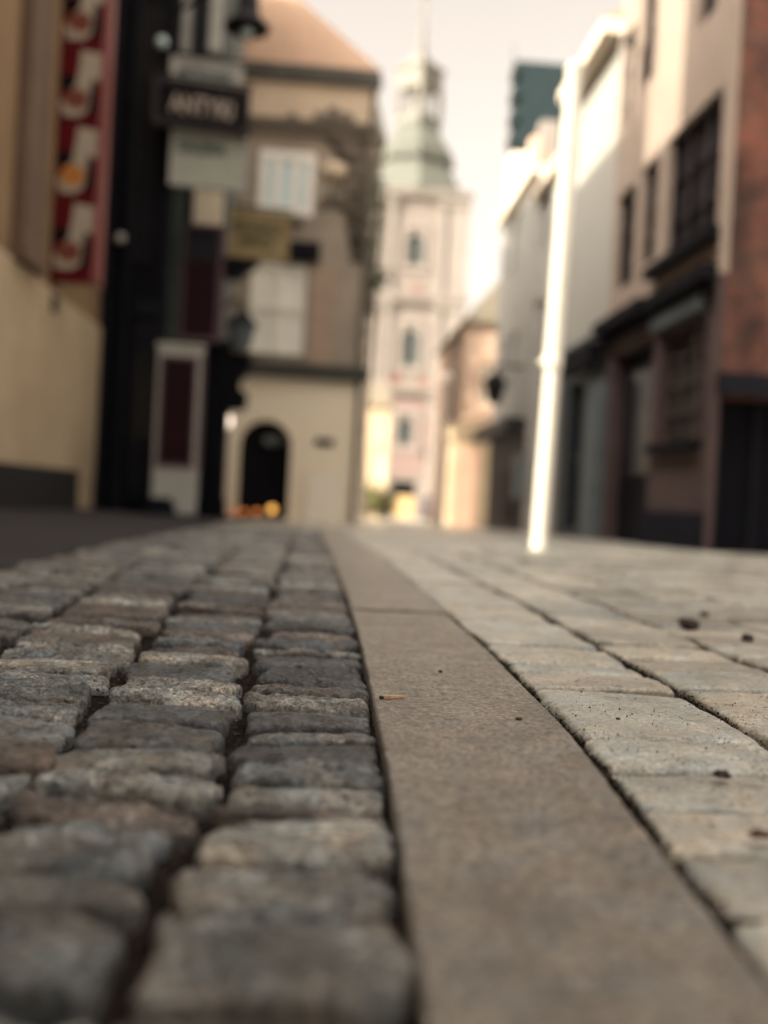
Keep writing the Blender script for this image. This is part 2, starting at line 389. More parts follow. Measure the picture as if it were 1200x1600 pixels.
class Setts:
    """many stones gathered in one mesh, each with its own tint"""
    def __init__(s): s.V = []; s.F = []; s.C = []; s.n = 0
    def add(s, q, z0, r, dome, tilt, amp, tint, step, wob=.004, depth=.05, lam=.03, micro=0., loaf=0.):
        q = np.array(q, float)       # corners: (x0,y0),(x1,y0),(x1,y1),(x0,y1)
        W = np.linalg.norm(q[1] - q[0]); D = np.linalg.norm(q[3] - q[0])
        nx = int(max(7, min(100, W / step))); ny = int(max(7, min(110, D / step)))
        def prm(n, L):
            t = np.linspace(0, 1, n); e = min(.45, 1.1 * r / L)
            return np.unique(np.concatenate([t, [e * .04, e * .15, e * .4, 1 - e * .4, 1 - e * .15, 1 - e * .04]]))
        U, Vv = np.meshgrid(prm(nx, W), prm(ny, D)); ny_, nx_ = U.shape
        X = (1 - U) * (1 - Vv) * q[0, 0] + U * (1 - Vv) * q[1, 0] + U * Vv * q[2, 0] + (1 - U) * Vv * q[3, 0]
        Y = (1 - U) * (1 - Vv) * q[0, 1] + U * (1 - Vv) * q[1, 1] + U * Vv * q[2, 1] + (1 - U) * Vv * q[3, 1]
        sd = RNG.rand() * 100
        if loaf:
            la, lb, lc = loaf * RNG.uniform(.4, 1.5), loaf * RNG.uniform(.4, 1.5), loaf * RNG.uniform(.3, 1.0)
            xm = (q[0, 0] + q[1, 0] + q[2, 0] + q[3, 0]) / 4; ym = q[:, 1].mean()
            pv = np.abs(2 * Vv - 1) ** 4; X, Y = xm + (X - xm) * (1 - np.where(U < .5, la, lb) * pv), ym + (Y - ym) * (1 - lc * np.abs(2 * U - 1) ** 4)
        X = X + wob * 2 * fbm(X * 22 + sd, Y * 22, 3); Y = Y + wob * 2 * fbm(X * 22 + 40, Y * 22 + sd, 3)
        du = np.minimum(U, 1 - U) * W; dv = np.minimum(Vv, 1 - Vv) * D
        rr = r * (1 + .7 * fbm(X * 18 + sd, Y * 18, 2))
        def drop(d): t = np.clip(1 - d / np.maximum(rr, 1e-4), 0, 1); return rr * (1 - np.sqrt(np.maximum(0, 1 - t * t)))
        Z = z0 - np.maximum(drop(du), drop(dv)) * .95 - .15 * np.minimum(drop(du), drop(dv))
        Z = Z - dome * ((2 * U - 1) ** 2 + .8 * (2 * Vv - 1) ** 2) + tilt[0] * (U - .5) + tilt[1] * (Vv - .5)
        nz = fbm(X / lam + sd, Y / lam, 4, .58); ridg = -np.abs(fbm(X / (lam * 1.6) + sd + 5, Y / (lam * .7), 3, .6))
        Z = Z + amp * nz * 1.2 + amp * 1.1 * ridg
        if micro: Z = Z + micro * (fbm(X / .045 + sd, Y / .011, 3, .6) + .9 * fbm(X / .012, Y / .009 + sd, 3, .7))
        k = s.n; idx = np.arange(nx_ * ny_).reshape(ny_, nx_) + k
        s.V.append(np.stack([X.ravel(), Y.ravel(), Z.ravel()], 1))
        s.F.append(np.stack([idx[:-1, :-1].ravel(), idx[:-1, 1:].ravel(), idx[1:, 1:].ravel(), idx[1:, :-1].ravel()], 1))
        ring = np.concatenate([idx[0, :-1], idx[:-1, -1], idx[-1, :0:-1], idx[:0:-1, 0]]); m = len(ring)
        rv = s.V[-1][ring - k].copy(); rv[:, 2] -= depth
        low = np.arange(m) + k + nx_ * ny_
        s.V.append(rv); s.F.append(np.stack([np.roll(ring, -1), ring, low, np.roll(low, -1)], 1))
        s.C.append(np.tile(np.array([*tint, 1.]), (nx_ * ny_ + m, 1))); s.n += nx_ * ny_ + m
    def build(s, name, m):
        V = np.concatenate(s.V); Fq = np.concatenate(s.F); C = np.concatenate(s.C)
        me = bpy.data.meshes.new(name); me.vertices.add(len(V)); me.vertices.foreach_set('co', V.ravel())
        me.loops.add(Fq.size); me.loops.foreach_set('vertex_index', Fq.ravel().astype(np.int32))
        me.polygons.add(len(Fq)); me.polygons.foreach_set('loop_start', np.arange(0, Fq.size, 4, dtype=np.int32))
        me.polygons.foreach_set('use_smooth', np.ones(len(Fq), bool))
        at = me.color_attributes.new('tint', 'FLOAT_COLOR', 'POINT'); at.data.foreach_set('color', C.ravel())
        me.update(calc_edges=True); me.validate()
        me.materials.append(M[m]); o = bpy.data.objects.new(name, me); COL.objects.link(o)
        o['kind'] = 'structure'; return o

def interp(t):
    ys = [a for a, _ in t]; xs = [b for _, b in t]
    return lambda y: float(np.interp(y, ys, xs)) + .0173
# longitudinal joints, X as a function of Y (metres)
KL = interp([(.4, .060), (.65, .064), (1.27, .081), (2.4, .093), (3.5, .092), (5.8, .066), (9, .03), (14, -.02)])
KR = interp([(.4, .305), (.73, .322), (1.5, .378), (2.4, .392), (3.7, .380), (6, .365), (9, .34), (14, .30)])
J1 = interp([(.4, -.135), (.72, -.125), (.95, -.140), (1.15, -.112), (1.4, -.115), (2.3, -.143), (5, -.18), (14, -.30)])
J2 = interp([(.4, -.33), (1.0, -.325), (1.3, -.33), (1.9, -.36), (4, -.47), (14, -.62)])
J3 = interp([(.4, -.60), (2.0, -.64), (2.5, -.68), (4.5, -.83), (14, -.95)])
J4 = interp([(.4, -.92), (2, -.94), (4, -1.02), (14, -1.13)])
KB = interp([(.4, -1.16), (3.8, -1.22), (9.5, -1.32), (14, -1.36)])
R2 = interp([(.4, .64), (1.5, .672), (1.8, .69), (3.5, .72), (8.7, .67), (14, .62)])

PAL = [(.165, .176, .176), (.105, .120, .134), (.235, .24, .225), (.125, .118, .112), (.155, .132, .115), (.082, .092, .102), (.36, .365, .34), (.20, .216, .216), (.27, .27, .25)]
# ---- left: rough rounded setts
st = Setts()
cols = [(J1, KL), (J2, J1), (J3, J2), (J4, J3), (KB, J4)]
for ci, (ja, jb) in enumerate(cols):
    y = .38 + .07 * ci
    fixed = iter([.55, .67, .84, .94, 1.08, 1.128, 1.208, 1.31, 1.41, 1.52, 1.615, 1.72, 1.83, 1.95, 2.08, 2.2, 2.32, 2.46, 2.6, 2.75, 2.92, 3.1]) if ci == 0 else iter([])
    while y < 13.5:
        L = random.uniform(.085, .150) * (1.25 if y > 4.5 else 1)
        y1 = next(fixed, y + L); g = random.uniform(.002, .009)
        wide = .6 if y < 1.25 else 1; gl = wide * random.choice([.003, .008, .014, .022]); gr = .001 if ci == 0 else wide * random.choice([.003, .008, .014, .02])
        sk = random.uniform(-.018, .018); sk2 = random.uniform(-.018, .018)
        lean = -.0 if ci == 0 else .02 * ci
        q = [(ja(y) + gl + random.uniform(-.012, .012), y + g + sk + lean), (jb(y) - gr - (0 if ci == 0 else random.uniform(-.012, .012)), y + g - sk * .3),
             (jb(y1) - gr - (0 if ci == 0 else random.uniform(-.012, .012)), y1 - g - sk2 * .3), (ja(y1) + gl + random.uniform(-.012, .012), y1 - g + sk2 + lean)]
        ym = (y + y1) / 2
        t = random.choice(PAL if ym > 1.12 else [PAL[2], PAL[4], PAL[8], PAL[6], PAL[7], PAL[0]]); k = random.uniform(.7, 1.25); smooth = random.random() < .42
        st.add(q, gz(ym) - .003 + random.uniform(-.006, .004), random.uniform(.008, .016), random.uniform(.0006, .0035),
               (random.uniform(-.008, .008), random.uniform(-.014, .008)), (.0022 if smooth else .0070), [c * k for c in t],
               (.0034 if 1.0 < ym < 3.3 else max(.0055, .0034 * ym)), .006, lam=random.choice([.028, .036, .05]), micro=(.0012 if smooth else .0034), loaf=.085)
        y = y1
st.build('cobbled_pavement', 'sett')
# ---- granite strip
sl = Setts()
js = [.3, 3.05, 3.87, 4.9, 5.8, 6.9, 8.0, 9.2, 10.4, 11.6, 12.8, 14]
for a, b in zip(js[:-1], js[1:]):
    n = max(1, int((b - a) / .55))
    # a slab follows the bowed edges: built from straight pieces that share their ends
    ys = np.linspace(a + .012, b - .002, 2)
    q = [(KL(ys[0]) + .004, ys[0]), (KR(ys[0]) - .004, ys[0]), (KR(ys[1]) - .004, ys[1]), (KL(ys[1]) + .004, ys[1])]
    if b - a > 2:
        q = None
    def slab(q, tint): sl.add(q, gz((q[0][1] + q[2][1]) / 2) + .002 + (.007 if q[0][1] < 3.8 else .004), .005, .0006, (0, 0), .0010, tint, max(.006, .004 * q[0][1]), .0012, lam=.02)
    kk = random.uniform(.94, 1.06); tint = [c * kk for c in (.20, .182, .158)]
    if q: slab(q, tint)
    else:
        # one long slab bent in plan
        before = sl.n
        W = 60; yy = np.concatenate([np.linspace(a + .004, a + .03, 4), np.linspace(a + .05, b - .03, 620), np.linspace(b - .02, b - .004, 4)])
        xl = np.array([KL(v) + .004 for v in yy]); xr = np.array([KR(v) - .004 for v in yy])
        ks = np.ones(9) / 9
        u = np.unique(np.concatenate([np.linspace(0, 1, W), [.004, .012, .022, .978, .988, .996]]))
        sm = lambda v: np.convolve(np.pad(v, 40, mode='reflect', reflect_type='odd'), np.ones(81) / 81, 'valid')
        xl, xr = sm(xl), sm(xr)
        X = xl[:, None] * (1 - u) + xr[:, None] * u; Y = np.repeat(yy[:, None], len(u), 1)
        X = X + .0018 * fbm(X * 30 + 3, Y * 30, 3) * (np.minimum(u, 1 - u) < .02)
        d = np.minimum(np.minimum(u, 1 - u) * .27, np.minimum(Y - a, b - Y)); t = np.clip(1 - d / .005, 0, 1)
        Z = .002 - .005 * (1 - np.sqrt(1 - t * t)) + .0011 * fbm(X * 55, Y * 55, 4) + .0014 * fbm(X * 7, Y * 7, 2)
        ny_, nx_ = X.shape; idx = np.arange(nx_ * ny_).reshape(ny_, nx_) + before
        sl.V.append(np.stack([X.ravel(), Y.ravel(), Z.ravel()], 1))
        sl.F.append(np.stack([idx[:-1, :-1].ravel(), idx[:-1, 1:].ravel(), idx[1:, 1:].ravel(), idx[1:, :-1].ravel()], 1))
        ring = np.concatenate([idx[0, :-1], idx[:-1, -1], idx[-1, :0:-1], idx[:0:-1, 0]]); m_ = len(ring)
        rv = sl.V[-1][ring - before].copy(); rv[:, 2] -= .05; low = np.arange(m_) + before + nx_ * ny_
        sl.V.append(rv); sl.F.append(np.stack([np.roll(ring, -1), ring, low, np.roll(low, -1)], 1))
        sl.C.append(np.tile(np.array([*tint, 1.]), (nx_ * ny_ + m_, 1))); sl.n += nx_ * ny_ + m_
sl.build('granite_strip', 'slab')
# ---- right: flat worn setts in long courses
rt = Setts()
edges = [KR, R2] + [(lambda k: (lambda y: R2(y) + .315 * k + .01 * math.sin(k * 3 + y * .6)))(k) for k in range(1, 14)]
for ci in range(len(edges) - 1):
    ja, jb = edges[ci], edges[ci + 1]
    y = .40 + .09 * (ci % 3)
    fixed = iter([.55, .70, .85, 1.0, 1.15, 1.32, 1.49, 1.886, 2.06, 2.20, 2.46, 2.75]) if ci == 0 else iter([])
    ymin = 0 if ci < 2 else .9 * ja(3) / .72 - .3
    while y < 14.2:
        y1 = next(fixed, y + (random.uniform(.15, .27) if ci < 3 else random.uniform(.10, .19)))
        if y1 < ymin: y = y1; continue
        g = random.uniform(.003, .008); gl = .012 if ci == 0 else random.uniform(.006, .012); gr = random.uniform(.006, .014)
        ym = (y + y1) / 2; sk = random.uniform(-.008, .008)
        q = [(ja(y) + gl + random.uniform(-.003, .006), y + g + sk), (jb(y) - gr + random.uniform(-.006, .006), y + g - sk),
             (jb(y1) - gr + random.uniform(-.006, .006), y1 - g - sk), (ja(y1) + gl + random.uniform(-.003, .006), y1 - g + sk)]
        k = random.uniform(.74, 1.12) if ci < 2 else random.uniform(.6, 1.18); t = random.choice([(.385, .375, .325), (.36, .36, .325), (.41, .39, .335), (.35, .36, .33)])
        if ci > 1 and random.random() < .14: k *= .6
        rt.add(q, gz(ym) + random.uniform(-.005, .003), random.uniform(.010, .020), random.uniform(.0008, .003),
               (random.uniform(-.005, .005), random.uniform(-.008, .003)), random.choice([.0010, .0016, .0026]), [c * k for c in t],
               (.0042 if ci < 2 and ym < 3 else max(.0055, .0042 * ym) * (1 if ci < 3 else 1.5)), .003, lam=.03, micro=random.choice([.0004, .0008, .0012]), loaf=.025)
        y = y1
rt.build('paved_street', 'flag')

# ---- soil under the joints, far street, left asphalt pavement
def sheet(name, m, xs, ys, zf):
    X, Y = np.meshgrid(xs, ys); Z = zf(X, Y); mb = MB(); w = len(xs)
    mb.v = [tuple(p) for p in np.stack([X.ravel(), Y.ravel(), Z.ravel()], 1)]
    mb.f = [(j * w + i, j * w + i + 1, (j + 1) * w + i + 1, (j + 1) * w + i) for j in range(len(ys) - 1) for i in range(w - 1)]
    o = mb.build(name, m, smooth=True); o['kind'] = 'structure'; return o
GZ = lambda Y: -.012 * np.maximum(0, Y - 6)
ys = np.concatenate([np.linspace(.3, 1.2, 90), np.linspace(1.21, 4, 240), np.linspace(4.05, 14.3, 160)])
xs = np.concatenate([np.linspace(-1.4, -.2, 110), np.linspace(-.19, .9, 180), np.linspace(.92, 5.2, 90)])
sheet('joint_soil', 'soil', xs, ys, lambda X, Y: GZ(Y) - np.where(X < .2, .030, .019) + .011 * fbm(X * 26, Y * 26, 4) + .006 * fbm(X * 90, Y * 90, 3))
sheet('ground', 'street', np.linspace(-300, 300, 31), np.concatenate([np.linspace(-120, 0, 9), [6], np.linspace(14, 120, 40), [200, 700]]),
      lambda X, Y: GZ(np.minimum(Y, 130)) - .085 + 0 * X)
sheet('street', 'street', np.linspace(-6, 14, 60), np.linspace(14.15, 96, 200), lambda X, Y: GZ(Y) - .006 + .012 * fbm(X * 3, Y * 3, 3))
# plaza right of the brick house, behind the camera: same stone, plainly laid
sheet('side_street', 'street', np.linspace(5.0, 30, 30), np.linspace(-20, 14, 40), lambda X, Y: GZ(Y) - .012 + .008 * fbm(X * 4, Y * 4, 2))
ya = np.concatenate([np.linspace(.3, 14, 140), np.linspace(14.2, 30, 40)])
ua = np.linspace(0, 1, 40); mb = MB(); rows = []
for yv in ya:
    for u in ua:
        e = KB(min(yv, 14)) - .02; x = e + (-4.2 - e) * u
        z = gz(yv) + .004 + .085 * min(1, u * 1.1) ** 1.2 + .004 * float(fbm(np.array([x * 6]), np.array([yv * 6]), 3)[0])
        if u == 0: z -= .02
        mb.v.append((x, yv, z))
w = len(ua)
mb.f = [(j * w + i, j * w + i + 1, (j + 1) * w + i + 1, (j + 1) * w + i) for j in range(len(ya) - 1) for i in range(w - 1)]
o = mb.build('side_pavement', 'asphalt', smooth=True); o['kind'] = 'structure'
def pz(x, y): return gz(y) + .085      # pavement height near the left walls

# ---- grit and dry moss in the joints (stuff)
mb = MB()
def crumb(x, y, z, r):
    mb.blob((x, y, z), r, 5, .4, (1, 1, .7))
for _ in range(2600):
    y = random.uniform(.75, 3.6) if random.random() < .8 else random.uniform(3.6, 6)
    j = random.choice([KR, KR, R2, R2, KL, J1, J2, J3])
    x = j(y) + (random.gauss(0, .010) + (.006 if j in (KR,) else 0))
    dep = -.012 if j in (KR, R2) else -.022
    crumb(x, y, gz(y) + dep + random.uniform(-.004, .006), random.uniform(.0012, .0038))
o = mb.build('joint_grit', 'grit'); tag(o, 'fine dark grit lying in the joints between the stones', 'grit', kind='stuff')
mb = MB()
for j, n, lo, hi, side in ((KR, 5200, .8, 3.6, .010), (R2, 3400, 1.2, 4.2, .0)):
    for _ in range(n):
        y = random.uniform(lo, hi)
        if vnoise(np.array([y * 7.]), np.array([3. if j is KR else 8.]))[0] < -.18: continue
        x = j(y) + side + random.gauss(0, .008); z = gz(y) - .016 + random.uniform(-.002, .004)
        L = random.uniform(.003, .010); a = random.uniform(0, 6.28); b = random.uniform(.2, 1.1)
        dx, dy, dz = L * math.cos(a) * b, L * math.sin(a) * b, L
        wd = random.uniform(.0006, .0014)
        i = len(mb.v)
        mb.v += [(x - wd * math.sin(a), y + wd * math.cos(a), z), (x + wd * math.sin(a), y - wd * math.cos(a), z), (x + dx, y + dy, z + dz), (x + dx * .4, y + dy * .4 + wd, z + dz * .55)]
        mb.f += [(i, i + 1, i + 2), (i, i + 2, i + 3), (i + 1, i + 3, i + 2), (i, i + 3, i + 1)]
o = mb.build('dry_moss', 'moss'); tag(o, 'short brown dry moss filling the joints beside the granite strip', 'moss', kind='stuff')
mb = MB()
for _ in range(420):
    px, py = random.uniform(880, 1200), random.uniform(1020, 1300)
    r = ray(px, py); t = -(CAMH - .002) / r.z; p = CAM + r * t
    if p.x < KR(p.y) + .02: continue
    mb.blob((p.x, p.y, .002), random.uniform(.0006, .0016) * (1.4 if random.random() < .1 else 1), 5, .35)
o = mb.build('loose_specks', 'pebble_dark'); tag(o, 'tiny dark specks of dirt scattered over the pale setts', 'dirt', kind='stuff')

# ---- single loose things on the stones
def ground_at(px, py, z=0.):
    r = ray(px, py); t = (z - CAMH) / r.z; return CAM + r * t
def pebble(px, py, wpx, m, label, cat='pebble', sc=(1, .8, .6), z=.001):
    sc = (sc[0], sc[1], sc[2] * .8)
    p = ground_at(px, py, z); R = wpx / 2 * p.y / F
    mb = MB(); mb.blob((p.x, p.y, gz(p.y) + z + R * sc[2] * .7), R, 10, .34, sc)
    o = mb.build('pebble', m); return tag(o, label, cat, 'loose pebbles on the stones')
pebble(1128, 1214, 26, 'pebble_dark', 'black pebble alone on the pale setts right of the granite strip, sharp in focus')
pebble(1075, 982, 30, 'pebble_dark', 'larger dark lump on the far pale setts, left of the smaller one', sc=(1, .8, .8))
pebble(1100, 962, 14, 'pebble_dark', 'small dark crumb just behind the larger dark lump on the far setts')
pebble(1166, 1002, 22, 'pebble_dark', 'blurred dark lump near the right edge of the far setts', sc=(1, .8, .8))
pebble(962, 1217, 9, 'pebble_pale', 'tiny white pebble shining in the mossy joint beside the granite strip', z=-.012)
pebble(1060, 1332, 15, 'pebble_pale', 'pale cream pebble at a sett corner against the granite strip edge', z=-.004)
pebble(811, 1125, 10, 'pebble_dark', 'black crumb on the granite strip, right of the pale splinter', z=.003)
pebble(966, 1124, 7, 'pebble_dark', 'very small black crumb on the widest sharp sett')
pebble(688, 1050, 7, 'pebble_dark', 'tiny dark crumb on the granite strip beyond the pale splinter', z=.003)
# twig with a burnt head (matchstick-like splinter)
a = ground_at(600, 1090, .005); b = ground_at(632, 1090, .004)
t = thing('wood_splinter', 'pale orange wood splinter with a dark tip on the granite strip', 'twig', (a.x, a.y, 0))
mb = MB(); mb.hexa([(a.x, a.y - .002, .0035), (b.x, b.y - .003, .0035), (b.x, b.y + .004, .0035), (a.x, a.y + .004, .0035), (a.x, a.y - .002, .0085), (b.x, b.y - .003, .0070), (b.x, b.y + .004, .0070), (a.x, a.y + .004, .0085)]); mb.build('shaft', 'twig', t)
mb = MB(); mb.blob((a.x - .004, a.y, .005), .004, 8, .15, (1.2, .8, .8)); mb.build('tip', 'pebble_dark', t, smooth=True)
# curled dead leaf at the right edge
p = ground_at(1188, 1312, .003); mb = MB(); R = .016
g = []
for i in range(9):
    for j in range(5):
        u = i / 8 * 2 - 1; v = (j / 4 * 2 - 1) * (1 - u * u) ** .7
        g.append((p.x + u * R, p.y + v * R * .55, .004 + .007 * v * v + .004 * u * u + .001 * math.sin(i * 2)))
n0 = len(mb.v); mb.v += g + [(x, y, z + .0007) for x, y, z in g]
for i in range(8):
    for j in range(4):
        k = n0 + i * 5 + j; mb.f.append((k, k + 1, k + 6, k + 5)); mb.f.append((k + 45, k + 50, k + 51, k + 46))
tag(mb.build('dead_leaf', 'leaf', smooth=True), 'small curled red-brown dead leaf on the pale setts at the right edge', 'leaf')

# ================================================================== LEFT SIDE
WX = -3.9
LF = Fac((WX, 0), (0, 1), (1, 0))      # facade of the left row, s = Y
BH = 13.2
bb = thing('beige_building', 'beige plastered building at the left edge with a dark stone plinth', 'building', (WX, 14, 0))
mb = MB(); body(mb, LF, 11.6, 17.9, 3.05, BH, 7); mb.build('wall', 'beige', bb)
mb = MB(); mb.fbox(LF, 11.6, 17.9, -.2, 3.045, -7, .05); mb.build('ground_floor', 'cream_lower', bb)
s1 = LF.hit(118, 760, .1)[0]; zt = LF.hit(60, 729, .1)[1]
mb = MB(); mb.fbox(LF, 11.6, s1, -.1, zt, .05, .14); mb.build('plinth', 'plinth', bb)
sa, sb = LF.hit(28, 130)[0], LF.hit(62, 130)[0]
mb = MB(); mb.fbox(LF, sa, sb, 3.2, BH - .4, .0, .16); mb.fbox(LF, sa - .05, sb + .05, 3.05, 3.2, .0, .2); mb.build('pilaster', 'pilaster', bb)
mb = MB(); mb.fbox(LF, 11.6, 17.9, BH - .4, BH + .05, 0, .4); mb.fbox(LF, 11.6, 17.9, BH - .6, BH - .4, 0, .2); mb.build('cornice', 'beige', bb)
mb = MB(); mb.prism(Fac((WX - 7, 11.6), (1, 0), (0, -1)), [(0, BH + .05), (7.3, BH + .05), (2.0, BH + 1.2)], -6.3, 0); mb.build('roof', 'salmon', bb)

# unseen row added to shade the street, its roofline stepped to shape the sunlight
SKF = Fac((WX, 0), (0, 1), (.88, .475))      # party walls skewed along the sun's direction so light passes the slit
def shade_house(name, label, y0, y1, H, wallm):
    LF = SKF
    t = thing(name, label, 'building', (WX, (y0 + y1) / 2, 0)); mb = MB()
    wins = []; n = max(1, int((y1 - y0) / 2.3)); 
    for k in range(n):
        c = y0 + (k + .5) * (y1 - y0) / n
        if y1 - y0 > 1.3:
            for fl in range(1, 4): wins.append((c - .45, c + .45, 1.2 + fl * 3, 2.8 + fl * 3))
    body(mb, LF, y0, y1, -.2, H, 7, wins); mb.build('wall', wallm, t)
    for r in wins: window(t, LF, r, 'white_frame', 'darkglass', 2, 3)
    mb = MB(); mb.fbox(LF, y0, y1, H + .004, H + .2, -7, .25); mb.build('cornice', 'cornice', t)
    return t
shade_house('townhouse', 'unseen tall ochre townhouse added on the left to shade the street', -24, 6.10, 15, 'beige')
shade_house('townhouse', 'unseen narrow tall townhouse added beside the sun slit to shade the street', 6.42, 9.38, 14.8, 'house_up')
shade_house('townhouse', 'unseen lower townhouse added as a roofline notch letting sun onto the corner house', 9.39, 10.98, 12.25, 'cream_wall')
shade_house('townhouse', 'unseen slim tall townhouse added beside the beige building to cast shade', 10.99, 11.58, 14.4, 'pale_wall')
tag(MB().fbox(SKF, 6.11, 6.41, -.2, 4.5, -6, -.05).build('sun_slit_wall', 'house_up'), 'unseen low wall added to bound the slit that lets sun onto the white post', 'wall')  # added low wall, limits the sun slit to the post

RB = Fac((0, -9), (1, 0), (0, 1))  # unseen house added to cut low sky light from the rear
rb = thing('townhouse', 'unseen pale townhouse added behind the camera to block rear sky light', 'building', (1, -9, 0)); rw = [(-2.6 + 2.4 * i, -1.5 + 2.4 * i, 1.4 + 3.2 * j, 3.2 + 3.2 * j) for i in range(4) for j in range(3)]
mb = MB(); body(mb, RB, -3.5, 6.5, -.2, 11, 6, rw); mb.build('wall', 'house_up', rb)
for r in rw: window(rb, RB, r, 'white_frame', 'darkglass', 2, 3)
MB().fbox(RB, -3.6, 6.6, 11.004, 11.25, -6, .3).build('cornice', 'cornice', rb)
# ---- red blade sign with four repeated pictures
SY = 14.6; SF = FRONT(SY)
x0 = atY(72, 440, SY).x; x1 = atY(142, 440, SY).x; z0 = atY(105, 440, SY).z
rs = thing('blade_sign', 'tall red blade sign with a column of repeated pictures on the beige building', 'sign', (x0, SY, z0))
pitch = 1.065; ZT = z0 + 5 * pitch + .1
MB().fbox(SF, x0, x1, z0, ZT, -.16, -.02).build('board', 'red_frame', rs)
mb = MB(); mb.fbox(SF, x1 + .002, x1 + .10, z0, ZT, -.30, .0); mb.build('rim', 'rim', rs)
mb = MB(); mb.fbox(SF, x0, x1, z0, z0 + .10, -.018, .02); mb.fbox(SF, x0, x0 + .05, z0 + .1, ZT, -.018, .02); mb.build('frame', 'red', rs)
W = x1 - x0 - .06
for k in range(5):
    a = x0 + .055; c = z0 + .12 + k * pitch; h = pitch - .05
    pn = MB().fbox(SF, a, x1 - .002, c, c + h, -.018, -.004).build('picture', 'red', rs)
    def poly(name, m, pts, o=.0):
        MB().prism(SF, [(a + u * W, c + v * h) for u, v in pts], -.003 + o, .004 + o).build(name, m, pn)
    poly('pale_shape', 'sign_white', [(.03, .22), (.22, .40), (.42, .56), (.48, .76), (.50, .96), (1.0, .93), (1.0, .60), (.88, .48), (.84, .18), (.5, .05), (.12, .05)])
    poly('black_shape', 'sign_black', [(.0, .46), (.10, .42), (.30, .42), (.42, .50), (.42, .60), (.0, .60)], .002)
    poly('brown_shape', 'sign_orange' if k == 1 else 'sign_brown', [(.10, .25), (.30, .16), (.66, .17), (.72, .36), (.46, .44), (.20, .40)], .006)
    poly('heel_shape', 'sign_black', [(.72, .10), (.92, .10), (.94, .30), (.90, .58), (.80, .56), (.76, .30)], .011)
mb = MB(); mb.tube([(x0 + .05, SY + .09, z0), (x0 + .02, SY + .09, z0 - .12), (WX + .02, SY + .09, z0 - .34)], .05, 8); mb.fbox(SF, WX + .0, WX + .08, z0 - .42, z0 - .2, -.2, .02); mb.build('bracket', 'iron', rs)

# ---- black shop front projecting past the wall line
BY = 17.92; BF = FRONT(BY)
bx0 = atY(146, 500, BY).x; bx1 = atY(262, 250, BY).x
bs = thing('black_shop_front', 'tall black painted shop front projecting beyond the beige building', 'building', (bx1, BY, 0))
mb = MB(); mb.box(bx0 - 3, bx1, BY, BY + 1.0, -.3, 13.4); mb.build('wall', 'blackpaint', bs)
for (pa, pb) in ((150, 172), (192, 202), (250, 262)):
    a = atY(pa, 480, BY).x; b = atY(pb, 480, BY).x
    mb = MB(); mb.box(a, b, BY - .09, BY - .002, -.1, 9.6); mb.box(a - .03, b + .03, BY - .13, BY - .002, -.1, .5); mb.box(a - .03, b + .03, BY - .14, BY - .002, 9.6, 9.8); mb.build('pilaster', 'blackwood', bs)
a = atY(205, 600, BY).x; b = atY(247, 600, BY).x
dr = MB().box(a, b, BY - .05, BY - .002, .1, 3.2).build('door', 'blackwood', bs)
MB().box(a + .08, b - .08, BY - .062, BY - .052, 1.2, 3.0).build('pane', 'darkglass', dr)
mb = MB(); mb.box(a - .02, b + .05, BY - .07, BY - .002, 3.3, 3.55); mb.build('lintel', 'blackwood', bs)
a = atY(206, 300, BY).x; b = atY(246, 300, BY).x
w_ = MB().box(a, b, BY - .04, BY - .002, 4.2, 8.6).build('window', 'darkglass', bs)
p = atY(188, 372, BY - .25)
wl = thing('wall_lamp', 'small pale globe lamp on the black shop front', 'lamp', tuple(p))
MB().blob(p, .085, 12, 0).build('globe', 'grey_white', wl, smooth=True)
MB().tube([(p.x, p.y + .07, p.z + .02), (p.x, BY - .01, p.z + .12)], .02, 6).build('arm', 'iron', wl)
p = atY(253, 66, BY - .3)
wl = thing('wall_lamp', 'dim glass lamp high on the corner of the black shop front', 'lamp', tuple(p))
MB().blob(p, .10, 12, 0).build('globe', 'bluepane', wl, smooth=True)
MB().tube([(p.x, p.y + .08, p.z + .02), (p.x - .02, BY - .01, p.z + .12)], .02, 6).build('arm', 'iron', wl)

# ---- grey shop house behind it (angled facade) with its fittings
GF = Fac((-2.62, 18.95), (.42, 4.6), (4.6, -.42))
GL = 4.6
gs = thing('grey_shop_house', 'grey rendered shop house with tall white window frames behind the hanging signs', 'building', (-2.6, 19, 0))
wins = [(.25, 1.15, 6.6, 9.3), (2.0, 2.9, 6.6, 9.3), (3.4, 4.3, 6.6, 9.3)]
mb = MB(); body(mb, GF, 0, GL, -.4, 13.6, 5, wins); mb.build('wall', 'grey_render', gs)
for r in wins: window(gs, GF, r, 'white_frame', 'darkglass', 2, 3, .12, 'grey_white')
fy = FRONT(18.6)
def fr(Y, x0_, y0_, x1_, y1_):
    a = atY(x0_, (y0_ + y1_) / 2, Y).x; b = atY(x1_, (y0_ + y1_) / 2, Y).x
    return a, b, atY((x0_ + x1_) / 2, y1_, Y).z, atY((x0_ + x1_) / 2, y0_, Y).z
